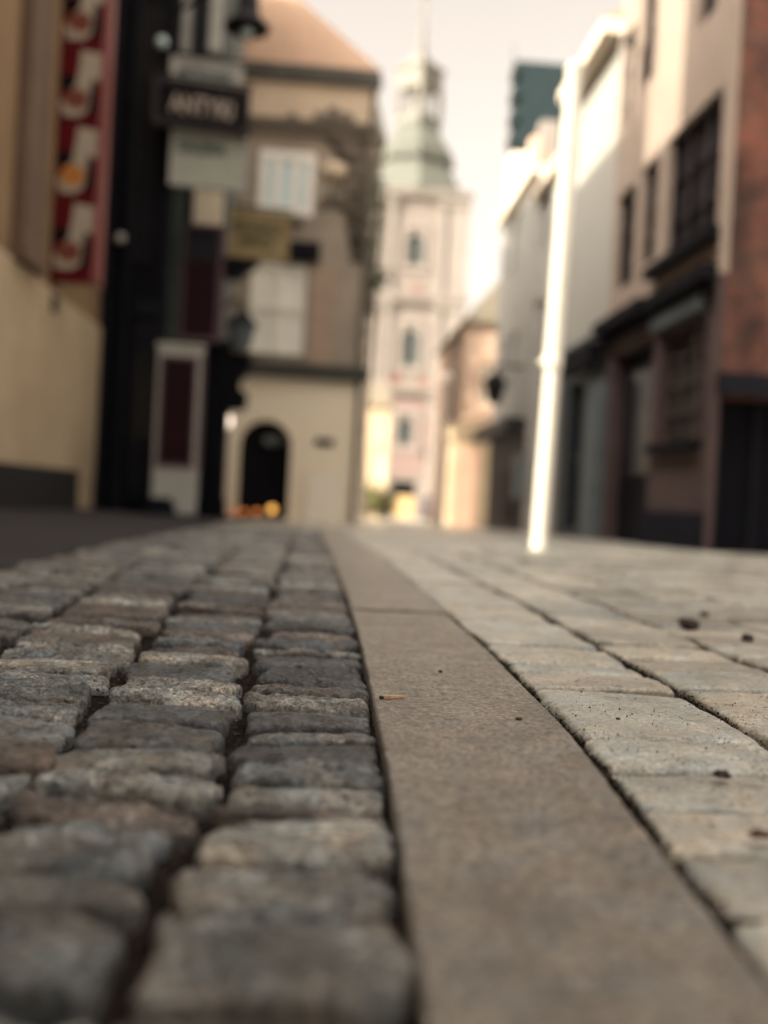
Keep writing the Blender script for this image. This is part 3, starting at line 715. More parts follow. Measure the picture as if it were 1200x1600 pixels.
# frontal return of the shop house with white window strips and a green corner pilaster
RY = 18.93; a, b, c, d = fr(RY, 262, 0, 352, 800)
mb = MB(); mb.box(a, b, RY, RY + .5, -.3, 13.6); mb.build('return_wall', 'grey_render', gs)
for (q0, q1) in ((268, 300), (331, 350)):
    e = fr(RY, q0, -60, q1, 84); MB().box(e[0], e[1], RY - .12, RY - .002, e[2], e[3]).build('window_frame', 'grey_white', gs)
e = fr(RY, 304, -60, 328, 86); MB().box(e[0], e[1], RY - .05, RY - .002, e[2], e[3]).build('window', 'darkglass', gs)
e = fr(RY, 352, 40, 398, 96)
e = fr(RY, 256, 292, 284, 540); MB().box(e[0], e[1], RY - .16, RY - .002, e[2], e[3]).build('pilaster', 'grey_green', gs)
e = fr(RY, 303, 297, 349, 352); MB().box(e[0], e[1], RY - .06, RY - .002, e[2], e[3]).build('transom', 'house_low', gs)
e = fr(RY, 287, 297, 302, 352); MB().box(e[0], e[1], RY - .04, RY - .002, e[2], e[3]).build('recess', 'purple_dark', gs)

# ---- maroon framed panel, upper
PY = 18.6; PF = FRONT(PY); a, b, c, d = fr(PY, 284, 353, 350, 534)
mp = thing('framed_panel', 'upper maroon panel with a navy top in a mauve frame on the grey shop house', 'sign', (a, PY, c))
mb = MB()
for (u0, u1, v0, v1) in ((a, a + .05, c, d), (b - .11, b, c, d), (a + .05, b - .11, c, c + .07), (a + .05, b - .11, d - .06, d)): mb.box(u0, u1, PY - .10, PY + .14, v0, v1)
mb.build('frame', 'mauve', mp)
zm = d - .62
MB().box(a + .05, b - .11, PY - .05, PY + .1, c + .07, zm).build('panel', 'maroon', mp)
MB().box(a + .05, b - .11, PY - .055, PY + .1, zm + .002, d - .06).build('header', 'navy', mp)
mb = MB(); mb.tube([((a + b) / 2, PY + .1, d - .3), ((a + b) / 2, RY, d - .3)], .03); mb.tube([((a + b) / 2, PY + .1, c + .3), ((a + b) / 2, RY, c + .3)], .03); mb.build('bracket', 'iron', mp)

# ---- white display case, lower
DY = 17.3; a, b, c, d = fr(DY, 241, 543, 309, 800); c = pz(a, DY) - .01
dc = thing('display_case', 'white display case with a dark maroon panel standing below the framed panel', 'display case', (a, DY, c))
e = fr(DY, 253, 562, 301, 724)
mb = MB(); mb.box(a, b, DY, DY + .38, c, d)
mb.box(a - .03, b + .03, DY - .03, DY + .40, d + .002, d + .07); mb.build('cabinet', 'grey_white', dc, bevel=.008)
mb = MB(); mb.box(e[0], e[1], DY - .015, DY - .002, e[2], e[3]); mb.build('panel', 'maroon', dc)
mb = MB()
for (u0, u1, v0, v1) in ((e[0] - .05, e[0] - .001, e[2], e[3]), (e[1] + .001, e[1] + .05, e[2], e[3]), (e[0] - .05, e[1] + .05, e[3] + .001, e[3] + .06), (e[0] - .05, e[1] + .05, e[2] - .06, e[2] - .001)): mb.box(u0, u1, DY - .04, DY - .002, v0, v1)
mb.build('trim', 'mauve', dc)
MB().box(b + .002, b + .03, DY + .03, DY + .34, c + .75, d - .12).build('side_panel', 'mauve', dc)
mb = MB(); mb.box(a - .05, a + .42, DY - .28, DY - .03, c, c + .16); mb.box(a - .05, a + .36, DY - .16, DY - .03, c + .16, c + .26)
tag(mb.build('doorstep', 'navy_plinth', bevel=.01), 'dark stone doorstep at the foot of the white display case', 'step')

# ---- hanging signs
def hang(name, label, Y, px, yaw, m_frame, m_board, txt, m_txt, tw, th, frame=.09, dz=0, tpos=(0, 0), thick=.10, arm=True):
    x0_, y0_, x1_, y1_ = px; a, b, c, d = fr(Y, *px)
    cx = a; F_ = Fac((a, Y), (math.cos(yaw), math.sin(yaw)), (math.sin(yaw), -math.cos(yaw))); w = (b - a) / math.cos(yaw)
    t = thing(name, label, 'sign', (a, Y, c))
    mb = MB()
    if frame:
        for (u0, u1, v0, v1) in ((0, frame, c, d), (w - frame, w, c, d), (frame, w - frame, c, c + frame), (frame, w - frame, d - frame, d)): mb.fbox(F_, u0, u1, v0, v1, -thick, .05)
        mb.build('frame', m_frame, t)
    MB().fbox(F_, frame + .001, w - frame - .001, c + frame + .001, d - frame - .001, -thick + .01, .01).build('board', m_board, t)
    text_mesh(txt, F_, w / 2 + tpos[0] * w, (c + d) / 2 + tpos[1] * (d - c), .012, tw * w, th * (d - c), m_txt, t)
    if arm:
        mb = MB(); mb.tube([F_.P(-.35, d + .08, -.05), F_.P(w + .05, d + .08, -.05)], .028, 8)
        for s_ in (.15 * w, .85 * w): mb.tube([F_.P(s_, d - .0, -.05), F_.P(s_, d + .08, -.05)], .012, 6)
        mb.build('bracket', 'iron', t)
    return t
hang('hanging_sign', 'black framed sign lettered ANTYKI hanging from the black shop front', 17.2, (238, 124, 388, 198), .20, 'sign_frame', 'sign_black', 'ANTYKI', 'gilt', .66, .40, .10)
hang('hanging_sign', 'pale sign with dark blue lettering just above the ANTYKI sign', 17.75, (266, 92, 378, 132), .16, 'grey_white', 'grey_white', 'ANTYKWARIAT', 'teal_ink', .80, .42, .03)
hang('hanging_sign', 'white sign with one short green line of lettering below the ANTYKI sign', 17.5, (266, 205, 386, 292), .12, 'grey_white', 'sign_pale', 'GALERIA', 'teal_ink', .62, .23, .05, tpos=(-.10, .21), arm=False)
hang('hanging_sign', 'mustard yellow sign with two olive lines in front of the brown house', 21.0, (352, 328, 452, 404), .10, 'mustard', 'mustard', 'RESTAURACJA\nPIWNICA', 'olive_ink', .80, .56, .04)

# ---- black bell-shaped street lamp hanging in front of the roof
p = atY(386, 46, 15.5)
sl_ = thing('hanging_lamp', 'black bell-shaped street lamp hanging at the top beside the salmon roof', 'lamp', tuple(p))
MB().lathe(p, [(.34, 0), (.345, .03), (.30, .09), (.21, .16), (.17, .26), (.15, .48), (.10, .56), (.05, .62)], 20).build('shade', 'iron', sl_, smooth=True)
MB().lathe(p, [(.05, -.10), (.09, -.06), (.08, .0)], 14).build('bulb', 'bluepane', sl_, smooth=True)
mb = MB(); mb.tube([(p.x, p.y, p.z + .6), (p.x, p.y, p.z + 1.1)], .03); mb.tube([(p.x + .1, p.y, p.z + 1.1), (bx1 + .0, BY + .02, p.z + 1.25)], .035); mb.build('bracket', 'iron', sl_)

# ---- black portal and lantern left of the arched door
QY = 18.80; a, b, c, d = fr(QY, 316, 560, 352, 812)
bp_ = thing('black_portal', 'black doorway pier with a stepped bracket beside the arched door', 'doorway', (a, QY, -.2))
mb = MB(); mb.box(a, b, QY, QY + .5, gz(QY) - .1, atY(340, 530, QY).z); mb.box(a - .02, b + .04, QY - .06, QY + .5, gz(QY) - .1, gz(QY) + .35); mb.build('pier', 'blackpaint', bp_)
q = QY - .002; z = lambda yy: atY(350, yy, QY).z; xx = lambda v: atY(v, 600, QY).x
MB().prism(FRONT(QY), [(xx(353), z(640)), (xx(384), z(636)), (xx(386), z(612)), (xx(372), z(604)), (xx(374), z(590)), (xx(388), z(575)), (xx(392), z(552)), (xx(353), z(545))], -.45, -.02).build('bracket', 'blackpaint', bp_)
p = atY(376, 548, QY - .1)
wl = thing('wall_lantern', 'dark wall lantern with bluish glass above the black bracket', 'lamp', tuple(p))
MB().lathe(p, [(.10, 0), (.16, .05), (.25, .42), (.27, .46)], 6).build('glass', 'teal_light', wl)
MB().lathe((p.x, p.y, p.z + .462), [(.30, 0), (.16, .16), (.05, .26), (.03, .36)], 6).build('cap', 'iron', wl)
mb = MB(); mb.tube([(p.x, p.y + .03, p.z + .8), (p.x - .1, QY + .02, p.z + .95), (a + .1, QY + .2, p.z + .75)], .03); mb.build('arm', 'iron', wl)
e = fr(QY, 352, 408, 396, 436)
tag(MB().prism(FRONT(QY - .3), [(e[0], e[3]), (e[1] + .1, e[3]), (e[1] - .25, e[2]), (e[0], e[2])], -.5, 0).build('awning_box', 'blackpaint'), 'black tapered awning box under the mustard sign', 'awning')
p = atY(350, 658, 22.6)
g = thing('globe_lamp', 'white lit globe lamp left of the arched doorway', 'lamp', tuple(p))
MB().blob(p, .19, 14, 0).build('globe', 'lamp_white', g, smooth=True)
MB().tube([(p.x, p.y, p.z + .12), (p.x, p.y, p.z + .22), (p.x + .05, 24.0, p.z + .25)], .02, 6).build('arm', 'iron', g)

# ================================================================== BROWN HOUSE WITH ARCHED DOOR
HY = 24.0; HF = FRONT(HY)
hx0 = atY(338, 600, HY).x; hx1 = atY(566, 600, HY).x; hb = gz(HY) - .15
R_ = lambda *p: HF.rect(*p)
hs = thing('arched_house', 'brown plastered house with a cream ground floor and black arched doorway', 'house', ((hx0 + hx1) / 2, HY, 0))
zb = HF.hit(470, 590)[1]; ze = HF.hit(490, 112)[1] - .12; zf = HF.hit(470, 190)[1]
w1 = R_(404, 237, 491, 336); w2 = R_(390, 414, 476, 553)
mb = MB(); body(mb, HF, hx0, hx1, zb, ze, 3.8, [w1, w2]); mb.build('wall', 'house_up', hs)
da, db, dz0, dz1 = R_(371, 655, 453, 815); dr_ = (db - da) / 2; dm = (da + db) / 2; dz0 = hb
# ground floor with a real arched opening
mb = MB(); n = 14
arc = [(dm + dr_ * math.cos(math.pi * k / n), dz1 - dr_ + dr_ * math.sin(math.pi * k / n)) for k in range(n + 1)]
for k in range(n):
    (u0, v0), (u1, v1) = arc[k], arc[k + 1]
    mb.quad(HF.P(u0, v0, .05), HF.P(u0, zb, .05), HF.P(u1, zb, .05), HF.P(u1, v1, .05))
    mb.quad(HF.P(u0, v0, .05), HF.P(u1, v1, .05), HF.P(u1, v1, -.5), HF.P(u0, v0, -.5))
mb.quad(HF.P(hx0, hb, .05), HF.P(da, hb, .05), HF.P(da, zb, .05), HF.P(hx0, zb, .05))
mb.quad(HF.P(db, hb, .05), HF.P(hx1 + .03, hb, .05), HF.P(hx1 + .03, zb, .05), HF.P(db, zb, .05))
for u in (da, db): mb.quad(HF.P(u, hb, .05), HF.P(u, dz1 - dr_, .05), HF.P(u, dz1 - dr_, -.5), HF.P(u, hb, -.5))
mb.quad(HF.P(hx1 + .03, hb, .05), HF.P(hx1 + .03, hb, -3.8), HF.P(hx1 + .03, zb, -3.8), HF.P(hx1 + .03, zb, .05))
mb.quad(HF.P(hx0, zb, .05), HF.P(hx1 + .03, zb, .05), HF.P(hx1 + .03, zb, -.0), HF.P(hx0, zb, 0))
mb.build('ground_floor', 'house_low', hs)
mb = MB(); mb.prism(HF, [(da - .1, hb), (db + .1, hb), (db + .1, dz1 - dr_)] + [(dm + (dr_ + .1) * math.cos(math.pi * k / n), dz1 - dr_ + (dr_ + .1) * math.sin(math.pi * k / n)) for k in range(1, n)] + [(da - .1, dz1 - dr_)], -1.3, -1.2)
door = mb.build('door', 'blackpaint', hs)
MB().lathe((dm + .15, HY + 1.0, dz1 - dr_ * .75), [(.05, -.1), (.2, -.06), (.24, .08), (.05, .14)], 12).build('fanlight', 'teal_light', door)
for r, m_, lab in ((w1, 'bluepane', None), (w2, 'curtain', None)):
    if m_ == 'bluepane':
        wo = window(hs, HF, r, 'white_frame', 'bluepane', 3, 1, .19, None, -.02)
        e = R_(456, 262, 466, 312); MB().fbox(HF, e[0], e[1], e[2], e[3], -.09, -.084).build('gap', 'tealpane', wo)
    else:
        wo = window(hs, HF, r, 'curtain', 'curtain', 2, 2, .07, None, -.02)
mb = MB(); a, b, c, d = R_(388, 572, 566, 596); mb.fbox(HF, hx0, hx1 + .12, zb - .04, zb + .22, 0.052, .22); mb.fbox(HF, hx0, hx1 + .16, zb + .222, zb + .30, 0.004, .30); mb.build('string_course', 'cornice', hs)
mb = MB(); mb.fbox(HF, hx0, hx1 + .06, ze + .002, ze + .18, -4.0, .22); mb.fbox(HF, hx0, hx1 + .1, ze - .18, ze, .004, .18); mb.build('cornice', 'cornice', hs)
mb = MB(); mb.fbox(HF, hx0, hx1 + .02, zf, ze - .185, .004, .05); mb.build('frieze', 'frieze', hs)
mb = MB(); mb.fbox(HF, hx0, hx1 + .06, zf - .32, zf - .004, .004, .12); mb.fbox(HF, hx0, hx1 + .1, zf - .1, zf - .005, .122, .2); mb.build('moulding', 'ornament', hs)
e = R_(440, 380, 500, 408); MB().fbox(HF, e[0], e[1], e[2], e[3], .004, .22).build('window_hood', 'sill_black', hs)
e = R_(430, 338, 472, 352); MB().fbox(HF, e[0], e[1], e[2], e[3], .004, .18).build('window_sill', 'ornament', hs)
e = R_(482, 420, 522, 572); MB().fbox(HF, e[0], e[1], e[2], e[3], .004, .07).build('pilaster', 'pinkstone', hs)
e = R_(548, 606, 562, 826); mb = MB(); mb.tube([HF.P((e[0] + e[1]) / 2, hb, .14), HF.P((e[0] + e[1]) / 2, ze - .2, .14)], .06, 8); mb.build('downpipe', 'ornament', hs)
e = R_(492, 685, 522, 697); mb = MB(); mb.fbox(HF, e[0], e[1], e[2], e[3], .055, .09); mb.build('plaque', 'cornice', hs)
# hipped salmon roof
er = hx1 + .06; ya_ = HY - .22; zr = ze + .182; rh = 4.6
mb = MB(); pts = [(hx0 - 3, ya_, zr), (er, ya_, zr), (er, HY + 4.0, zr), (hx0 - 3, HY + 4.0, zr)]
top = [(hx0 - 2.6, HY + 1.8, zr + rh), (er - 4.9, HY + 1.8, zr + rh)]
mb.quad(pts[0], pts[1], top[1], top[0]); mb.quad(pts[1], pts[2], top[1]); mb.quad(pts[2], pts[3], top[0], top[1]); mb.quad(pts[3], pts[0], top[0]); mb.quad(pts[3], pts[2], pts[1], pts[0])
rf = mb.build('roof', 'salmon', hs)
p = atY(425, 62, HY + .9); mb = MB(); mb.box(p.x - .42, p.x + .42, HY + .5, HY + 1.6, p.z - .35, p.z + .15); mb.box(p.x - .5, p.x + .5, HY + .42, HY + 1.7, p.z + .152, p.z + .22); mb.build('dormer', 'frieze', rf)
# stucco figure relief on the facade
mb = MB()
for (px, py, r) in ((456, 190, 12), (470, 200, 9), (500, 190, 14), (520, 184, 16), (540, 192, 18), (552, 215, 16), (545, 240, 17), (525, 215, 15), (552, 268, 12), (548, 296, 14), (530, 312, 16), (508, 318, 10), (552, 330, 9), (554, 360, 7), (552, 400, 7)):
    s_, z_ = HF.hit(px, py); mb.blob(HF.P(s_, z_, .02), r * HY / F, 10, .3, (1, .4, 1.1))
mb.prism(HF, [(HF.hit(500, 176)[0], HF.hit(500, 176)[1]), (hx1 - .02, HF.hit(500, 176)[1]), (hx1 - .02, HF.hit(552, 410)[1]), (HF.hit(548, 410)[0], HF.hit(548, 410)[1]), (HF.hit(530, 260)[0], HF.hit(530, 260)[1])], .004, .03); mb.build('relief', 'ornament', hs, smooth=True)
mb = MB(); s_, z_ = HF.hit(522, 268); mb.blob(HF.P(s_, z_, .05), 20 * HY / F, 12, .12, (1.1, .5, .7)); mb.build('shield', 'frieze', hs, smooth=True)
# poster board on the ground floor wall
a, b, c, d = fr(HY - .2, 478, 738, 534, 834)
pb = thing('poster_board', 'pale poster board leaning at the corner of the cream ground floor', 'poster board', (a, HY - .2, hb))
MB().box(a, b, HY - .22, HY - .18, hb + .06, d).build('board', 'paper', pb)
mb = MB(); mb.box(a - .04, a - .001, HY - .23, HY - .17, hb, d + .04); mb.box(b + .001, b + .04, HY - .23, HY - .17, hb, d + .04); mb.box(a, b, HY - .23, HY - .17, d + .001, d + .04); mb.build('frame', 'house_low', pb)
# little lights inside the doorway
lights = [(425, 796, .15, 'lamp_warm', 'large amber candle lantern at the right foot of the arched doorway'), (401, 803, .11, 'lamp_red', 'dim amber lantern in the middle of the arched doorway'),
          (380, 800, .10, 'lamp_red', 'dim reddish lantern left of the middle one in the doorway'), (364, 806, .09, 'lamp_red', 'small reddish lantern at the left jamb of the arched doorway')]
for px, py, r, m_, lab in lights:
    p = atY(px, py, HY - .5); p.z = max(p.z, gz(HY) + r + .04)
    t = thing('candle_lantern', lab, 'lantern', (p.x, p.y, gz(HY)), 'lanterns in the arched doorway')
    MB().blob((p.x, p.y, p.z), r * .62, 10, 0).build('glow', m_, t, smooth=True)
    mb = MB()
    zg = gz(HY) - .01
    mb.lathe((p.x, p.y, zg), [(r, 0), (r, .03), (r * .2, .045), (.015, max(.05, p.z - r * .6 - zg))], 10); mb.build('stand', 'iron', t)

# ---- narrow dark house right behind, with ivy at its corner
NY = 31.6; NF = FRONT(NY); nx0 = atY(520, 400, NY).x; nx1 = atY(586, 420, NY).x; nz = NF.hit(575, 215)[1]
nh = thing('narrow_house', 'dark narrow house peeping out behind the brown arched house', 'house', (nx1, NY, 0))
mb = MB(); body(mb, NF, nx0, nx1, gz(NY) - .2, nz, 8); mb.build('wall', 'ornament', nh)
mb = MB(); mb.prism(NF, [(nx0, nz + .002), (nx1 + .15, nz + .002), (nx1 - .3, nz + 1.5), (nx0, nz + 1.9)], -8, .1); mb.build('roof', 'cornice', nh)
iv = MB()
cl = [(568, 200, 9), (574, 230, 10), (578, 260, 13), (583, 290, 15), (587, 320, 15), (586, 350, 15), (583, 380, 14), (580, 410, 12), (560, 430, 16), (556, 455, 18), (575, 440, 14), (594, 436, 14), (570, 480, 9), (566, 520, 7), (565, 560, 6)]
for (px, py, r) in cl:
    c_ = atY(px, py, NY - .35); R = r * NY / F
    for _ in range(int(120 * R / .25)):
        v = Vector((random.gauss(0, .5), random.gauss(0, .45), random.gauss(0, .5))) * R; q = c_ + v
        n_ = Vector((random.uniform(-1, 1), random.uniform(-1, .2), random.uniform(-.6, 1))).normalized(); u_ = n_.orthogonal().normalized() * random.uniform(.05, .10); w_2 = n_.cross(u_)
        iv.quad(q - u_, q - w_2 * .8, q + u_, q + w_2 * .8)
pl = thing('ivy', 'dark ivy climbing the corner of the narrow house against the church', 'plant', (nx1, NY, gz(NY)))
iv.build('foliage', 'ivy', pl)
mb = MB(); mb.tube([(nx1 + .04, NY - .06, gz(NY)), (nx1 - .05, NY - .08, 3), (nx1 + .05, NY - .08, 6.5), (nx1, NY - .08, nz - .3)], [.07, .06, .045, .02], 6); mb.build('stem', 'bark', pl)

# ================================================================== CHURCH TOWER
TY = 80.0; tc = atY(640, 560, TY).x; TZ = lambda y: (786 - y) / F * TY + CAMH
k = TY / F; HW = 80 * k; tb = gz(TY) - .3
TF = Fac((tc, TY), (1, 0), (0, -1)); D2 = 2 * HW
tw = thing('church_tower', 'pale pink baroque church tower with green dome and open lantern', 'church tower', (tc, TY, tb))
zc1, zc2, zt = TZ(604), TZ(462), TZ(298)
holes = [(-.74, .74, TZ(694), TZ(655)), (-.74, .74, TZ(571), TZ(516)), (-.74, .74, TZ(413), TZ(366)), (-1.0, 1.0, tb, TZ(752))]
mb = MB(); body(mb, TF, -HW, HW, tb, zt, D2, holes); mb.build('wall', 'church', tw)
def arched(root, fc, s0, s1, z0, z1, m, name, out=-.12):
    c_ = (s0 + s1) / 2; r = (s1 - s0) / 2
    pts = [(s0, z0), (s1, z0)] + [(c_ + r * math.cos(math.pi * q / 8), z1 - r + r * math.sin(math.pi * q / 8)) for q in range(9)]
    # jambs: pale infill corners keep the opening arched
    mb = MB(); mb.prism(fc, pts, out - .1, out); return mb.build(name, m, root)
for h in holes[:3]:
    mb = MB(); s0, s1, z0, z1 = h; r = (s1 - s0) / 2; n = 8
    for sgn in (-1, 1):
        pts = [(sgn * r, z1)] + [(sgn * r * math.cos(math.pi / 2 * q / n), z1 - r + r * math.sin(math.pi / 2 * q / n)) for q in range(n + 1)]
        mb.prism(TF, pts, -.2, .0)
    for (a, b, c, d) in ((s0 - .35, s0, z0 - .3, z1 + .4), (s1, s1 + .35, z0 - .3, z1 + .4), (s0 - .35, s1 + .35, z1 + .402, z1 + .75), (s0 - .5, s1 + .5, z0 - .55, z0 - .302)): mb.fbox(TF, a, b, c, d, .002, .15)
    sr = mb.build('window_surround', 'church_white', tw)
    pane = MB().fbox(TF, s0, s1, z0, z1, -.20, -.15).build('pane', 'greyglass', sr)
for sg in (-1, 1):
    for (z0, z1) in ((tb, zc1 - .6), (zc1 + .02, zc2 - .55), (zc2 + .02, zt - .7)):
        for (u0, u1) in ((HW - 1.35, HW + .12), (HW - 2.3, HW - 1.75)):
            a, b = sorted((sg * u0, sg * u1)); mb = MB(); mb.fbox(TF, a, b, z0, z1, .004, .28); mb.fbox(TF, a - .1, b + .1, z1 - .5, z1 + .0, .285, .42); mb.fbox(TF, a - .1, b + .1, z0, z0 + .5, .285, .42)
            mb.build('pilaster', 'church_white', tw)
for z_ in (zc1, zc2, zt):
    mb = MB(); mb.box(tc - HW - .3, tc + HW + .3, TY - .45, TY + D2 + .3, z_ - .50, z_ - .2); mb.box(tc - HW - .4, tc + HW + .4, TY - .55, TY + D2 + .4, z_ - .198, z_ + .018); mb.build('cornice', 'church_white', tw)
for (px0, py0, px1, py1, m_) in ((598, 586, 626, 603, 'church_red'), (653, 590, 682, 607, 'church_red'), (644, 446, 657, 461, 'church_red'), (600, 622, 670, 650, 'church_pink'), (599, 700, 668, 742, 'church_pink'), (663, 655, 671, 722, 'church_red'), (600, 655, 619, 696, 'church_pink'), (645, 655, 662, 696, 'church_pink')):
    a = atY(px0, (py0 + py1) / 2, TY).x - tc; b = atY(px1, (py0 + py1) / 2, TY).x - tc
    MB().fbox(TF, a, b, TZ(py1), TZ(py0), .004, .06).build('panel', m_, tw)
dd = MB().fbox(TF, -1.0, 1.0, tb, TZ(752), -.6, -.5).build('door', 'darkglass', tw)
MB().fbox(TF, -.95, .95, tb, TZ(776), -.49, -.44).build('lit_opening', 'lit_door', dd)
cy = TY + HW; c0 = (tc, cy, 0)
oct_ = math.pi / 8 * 0 - math.pi / 2
mb = MB(); mb.lathe(c0, [(HW * 1.18, zt + .02), (HW * 1.02, zt + 1.0), (HW * .80, TZ(250)), (HW * .72, TZ(240)), (HW * .80, TZ(234)), (HW * .76, TZ(218)), (HW * .62, TZ(200)), (HW * .48, TZ(184)), (HW * .45, TZ(168))], 8, oct_); mb.build('dome', 'copper', tw)
LR = 37 * k * 1.0; zl0, zl1, zl2 = TZ(168), TZ(112), TZ(82)
mb = MB()
mb.lathe(c0, [(LR * 1.05, zl0 + .01), (LR * 1.05, zl0 + .5)], 4, oct_)
for j in range(4):
    an = oct_ + j * math.pi / 2
    mb.lathe((tc + LR * .92 * math.cos(an), cy + LR * .92 * math.sin(an), 0), [(.26, zl0 + .5), (.26, zl1)], 8)
    mb.lathe((tc + LR * .62 * math.cos(an + math.pi / 4), cy + LR * .62 * math.sin(an + math.pi / 4), 0), [(.14, zl0 + .5), (.14, zl1)], 6)
mb.lathe(c0, [(LR, zl1), (LR, zl2), (LR * 1.12, zl2 + .05), (LR * 1.12, zl2 + .3), (LR * .62, TZ(66)), (LR * .3, TZ(56)), (.36, TZ(48))], 4, oct_)
mb.build('lantern', 'lantern_stone', tw)
mb = MB(); mb.lathe(c0, [(.36, TZ(48)), (.26, TZ(30)), (.16, TZ(0)), (.10, TZ(-40)), (.3, TZ(-46)), (.3, TZ(-52)), (.05, TZ(-58)), (.04, TZ(-80))], 10); mb.build('spire', 'lantern_stone', tw)

# ---- low cream house left of the tower's foot, shrub, car
CY = 46.0; CF = FRONT(CY); a, b, c, d = fr(CY, 560, 634, 606, 800)
ch = thing('cream_house', 'low cream yellow house at the foot of the church tower', 'house', (b, CY, 0))
wr = [(a + .75, a + 1.15, 1.2, 2.6)]
mb = MB(); body(mb, CF, a, b, gz(CY) - .2, d, 6, wr); mb.build('wall', 'cream_lower', ch); window(ch, CF, wr[0], 'cream_wall', 'curtain', 1, 2)
MB().prism(CF, [(a - .1, d + .002), (b + .1, d + .002), (b - .1, d + .9), (a - .1, d + 1.1)], -6, .15).build('roof', 'salmon', ch)
def bush(name, label, px, Y, h, w_, m_):
    base = atY(px, 780, Y); x = base.x; t = thing(name, label, 'shrub', (x, Y, gz(Y)))
    MB().tube([(x, Y, gz(Y) - .05), (x + .03, Y, gz(Y) + h * .3), (x - .02, Y, gz(Y) + h * .6)], [.07, .05, .03], 6).build('trunk', 'bark', t)
    mb = MB()
    for _ in range(420):
        q = Vector((x + random.gauss(0, .42) * w_, Y + random.gauss(0, .42) * w_, gz(Y) + h * (.55 + random.gauss(0, .2)))); n_ = Vector((random.uniform(-1, 1), random.uniform(-1, 1), random.uniform(-.2, 1))).normalized(); u_ = n_.orthogonal().normalized() * .09; v_ = n_.cross(u_)
        mb.quad(q - u_, q - v_, q + u_, q + v_)
    mb.build('crown', m_, t)
M['cream_far'] = mat('far_cream_render', (0.2205, 0.1943, 0.147), .9, .08, scale=.6)
ch.children[0].data.materials[0] = M['cream_far']
bush('shrub', 'yellow-green shrub in front of the low cream house', 578, 43, 1.5, .8, 'shrub')
bush('shrub', 'dark shrub between the cream house and the church door', 597, 44, 1.3, .6, 'ivy')
cp = atY(692, 790, 58); cz = gz(58); cr = thing('parked_car', 'dark parked car seen from behind right of the church door', 'car', (cp.x, 58, cz))
mb = MB(); CFr = Fac((cp.x, 58), (1, 0), (0, -1))
prof = [(0, .35), (0, .85), (.25, .95), (.75, 1.42), (2.3, 1.45), (3.0, .98), (4.1, .85), (4.2, .35)]
mb.prism(Fac((cp.x + .85, 58), (0, 1), (1, 0)), prof, -1.7, 0)
for i, v in enumerate(mb.v): mb.v[i] = (v[0], v[1], v[2] + cz)
mb.build('body', 'car_dark', cr, bevel=.06)
for sx in (-.7, .7):
    for yy in (.8, 3.4):
        mb = MB(); mb.tube([(cp.x + sx - .11, 58 + yy, cz + .32), (cp.x + sx + .11, 58 + yy, cz + .32)], .32, 16); mb.build('wheel', 'tyre', cr)
MB().box(cp.x - .62, cp.x + .62, 58 + .0, 58 + .01, cz + .6, cz + .7).build('bumper', 'tyre', cr)

# ================================================================== RIGHT SIDE
RX = 4.75; RF = Fac((RX, 0), (0, 1), (-1, 0)); RR = lambda *p: RF.rect(*p)
y_c = RF.hit(1110, 700)[0]; y_e = RF.hit(946, 560)[0]; y_w = RF.hit(876, 600)[0]
H1 = 10.6; gzr = gz(14) - .15
br = thing('corner_house', 'taupe corner house with red brick end wall and dark sash windows at the right', 'house', (RX, y_c, 0))
wl_ = [RR(1041, 182, 1123, 386), RR(1092, -330, 1122, -140), RR(1001, 258, 1025, 408), RR(962, 300, 990, 446), RR(1092, -130, 1122, 26), RR(1030, 505, 1098, 690), RR(950, 545, 1014, 850), RR(1001, -30, 1025, 128), RR(962, 60, 990, 205)]
wl_[6] = (wl_[6][0], wl_[6][1], gzr, wl_[6][3])
up = [w for i, w in enumerate(wl_) if i not in (5, 6)]; lo = [wl_[5], wl_[6]]
zs = RF.hit(1030, 480)[1]
mb = MB(); wall_sheet(mb, RF, y_c, y_e, zs, H1, up)
mb.quad(RF.P(y_e, zs), RF.P(y_e, zs, -8), RF.P(y_e, H1, -8), RF.P(y_e, H1)); mb.quad(RF.P(y_c, H1), RF.P(y_e, H1), RF.P(y_e, H1, -8), RF.P(y_c, H1, -8))
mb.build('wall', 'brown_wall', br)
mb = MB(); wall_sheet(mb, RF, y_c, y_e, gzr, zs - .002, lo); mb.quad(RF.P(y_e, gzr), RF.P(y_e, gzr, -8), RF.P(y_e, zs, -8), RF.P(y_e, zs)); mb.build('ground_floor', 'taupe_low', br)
for i, w_ in enumerate(up): window(br, RF, w_, 'purple_dark', 'purple_dark' if i < 1 else 'darkglass', 3 if i < 1 else 2, 3, .08)
window(br, RF, wl_[5], 'taupe_low', 'green_glass', 3, 4, .05, 'sill_black')
dr = MB().fbox(RF, wl_[6][0] + .01, wl_[6][1] - .01, gzr, wl_[6][3] - .01, -.26, -.2).build('door', 'blackpaint', br)
MB().fbox(RF, wl_[6][0] + .15, wl_[6][1] - .15, gzr + 1.2, wl_[6][3] - .3, -.198, -.19).build('pane', 'darkglass', dr)
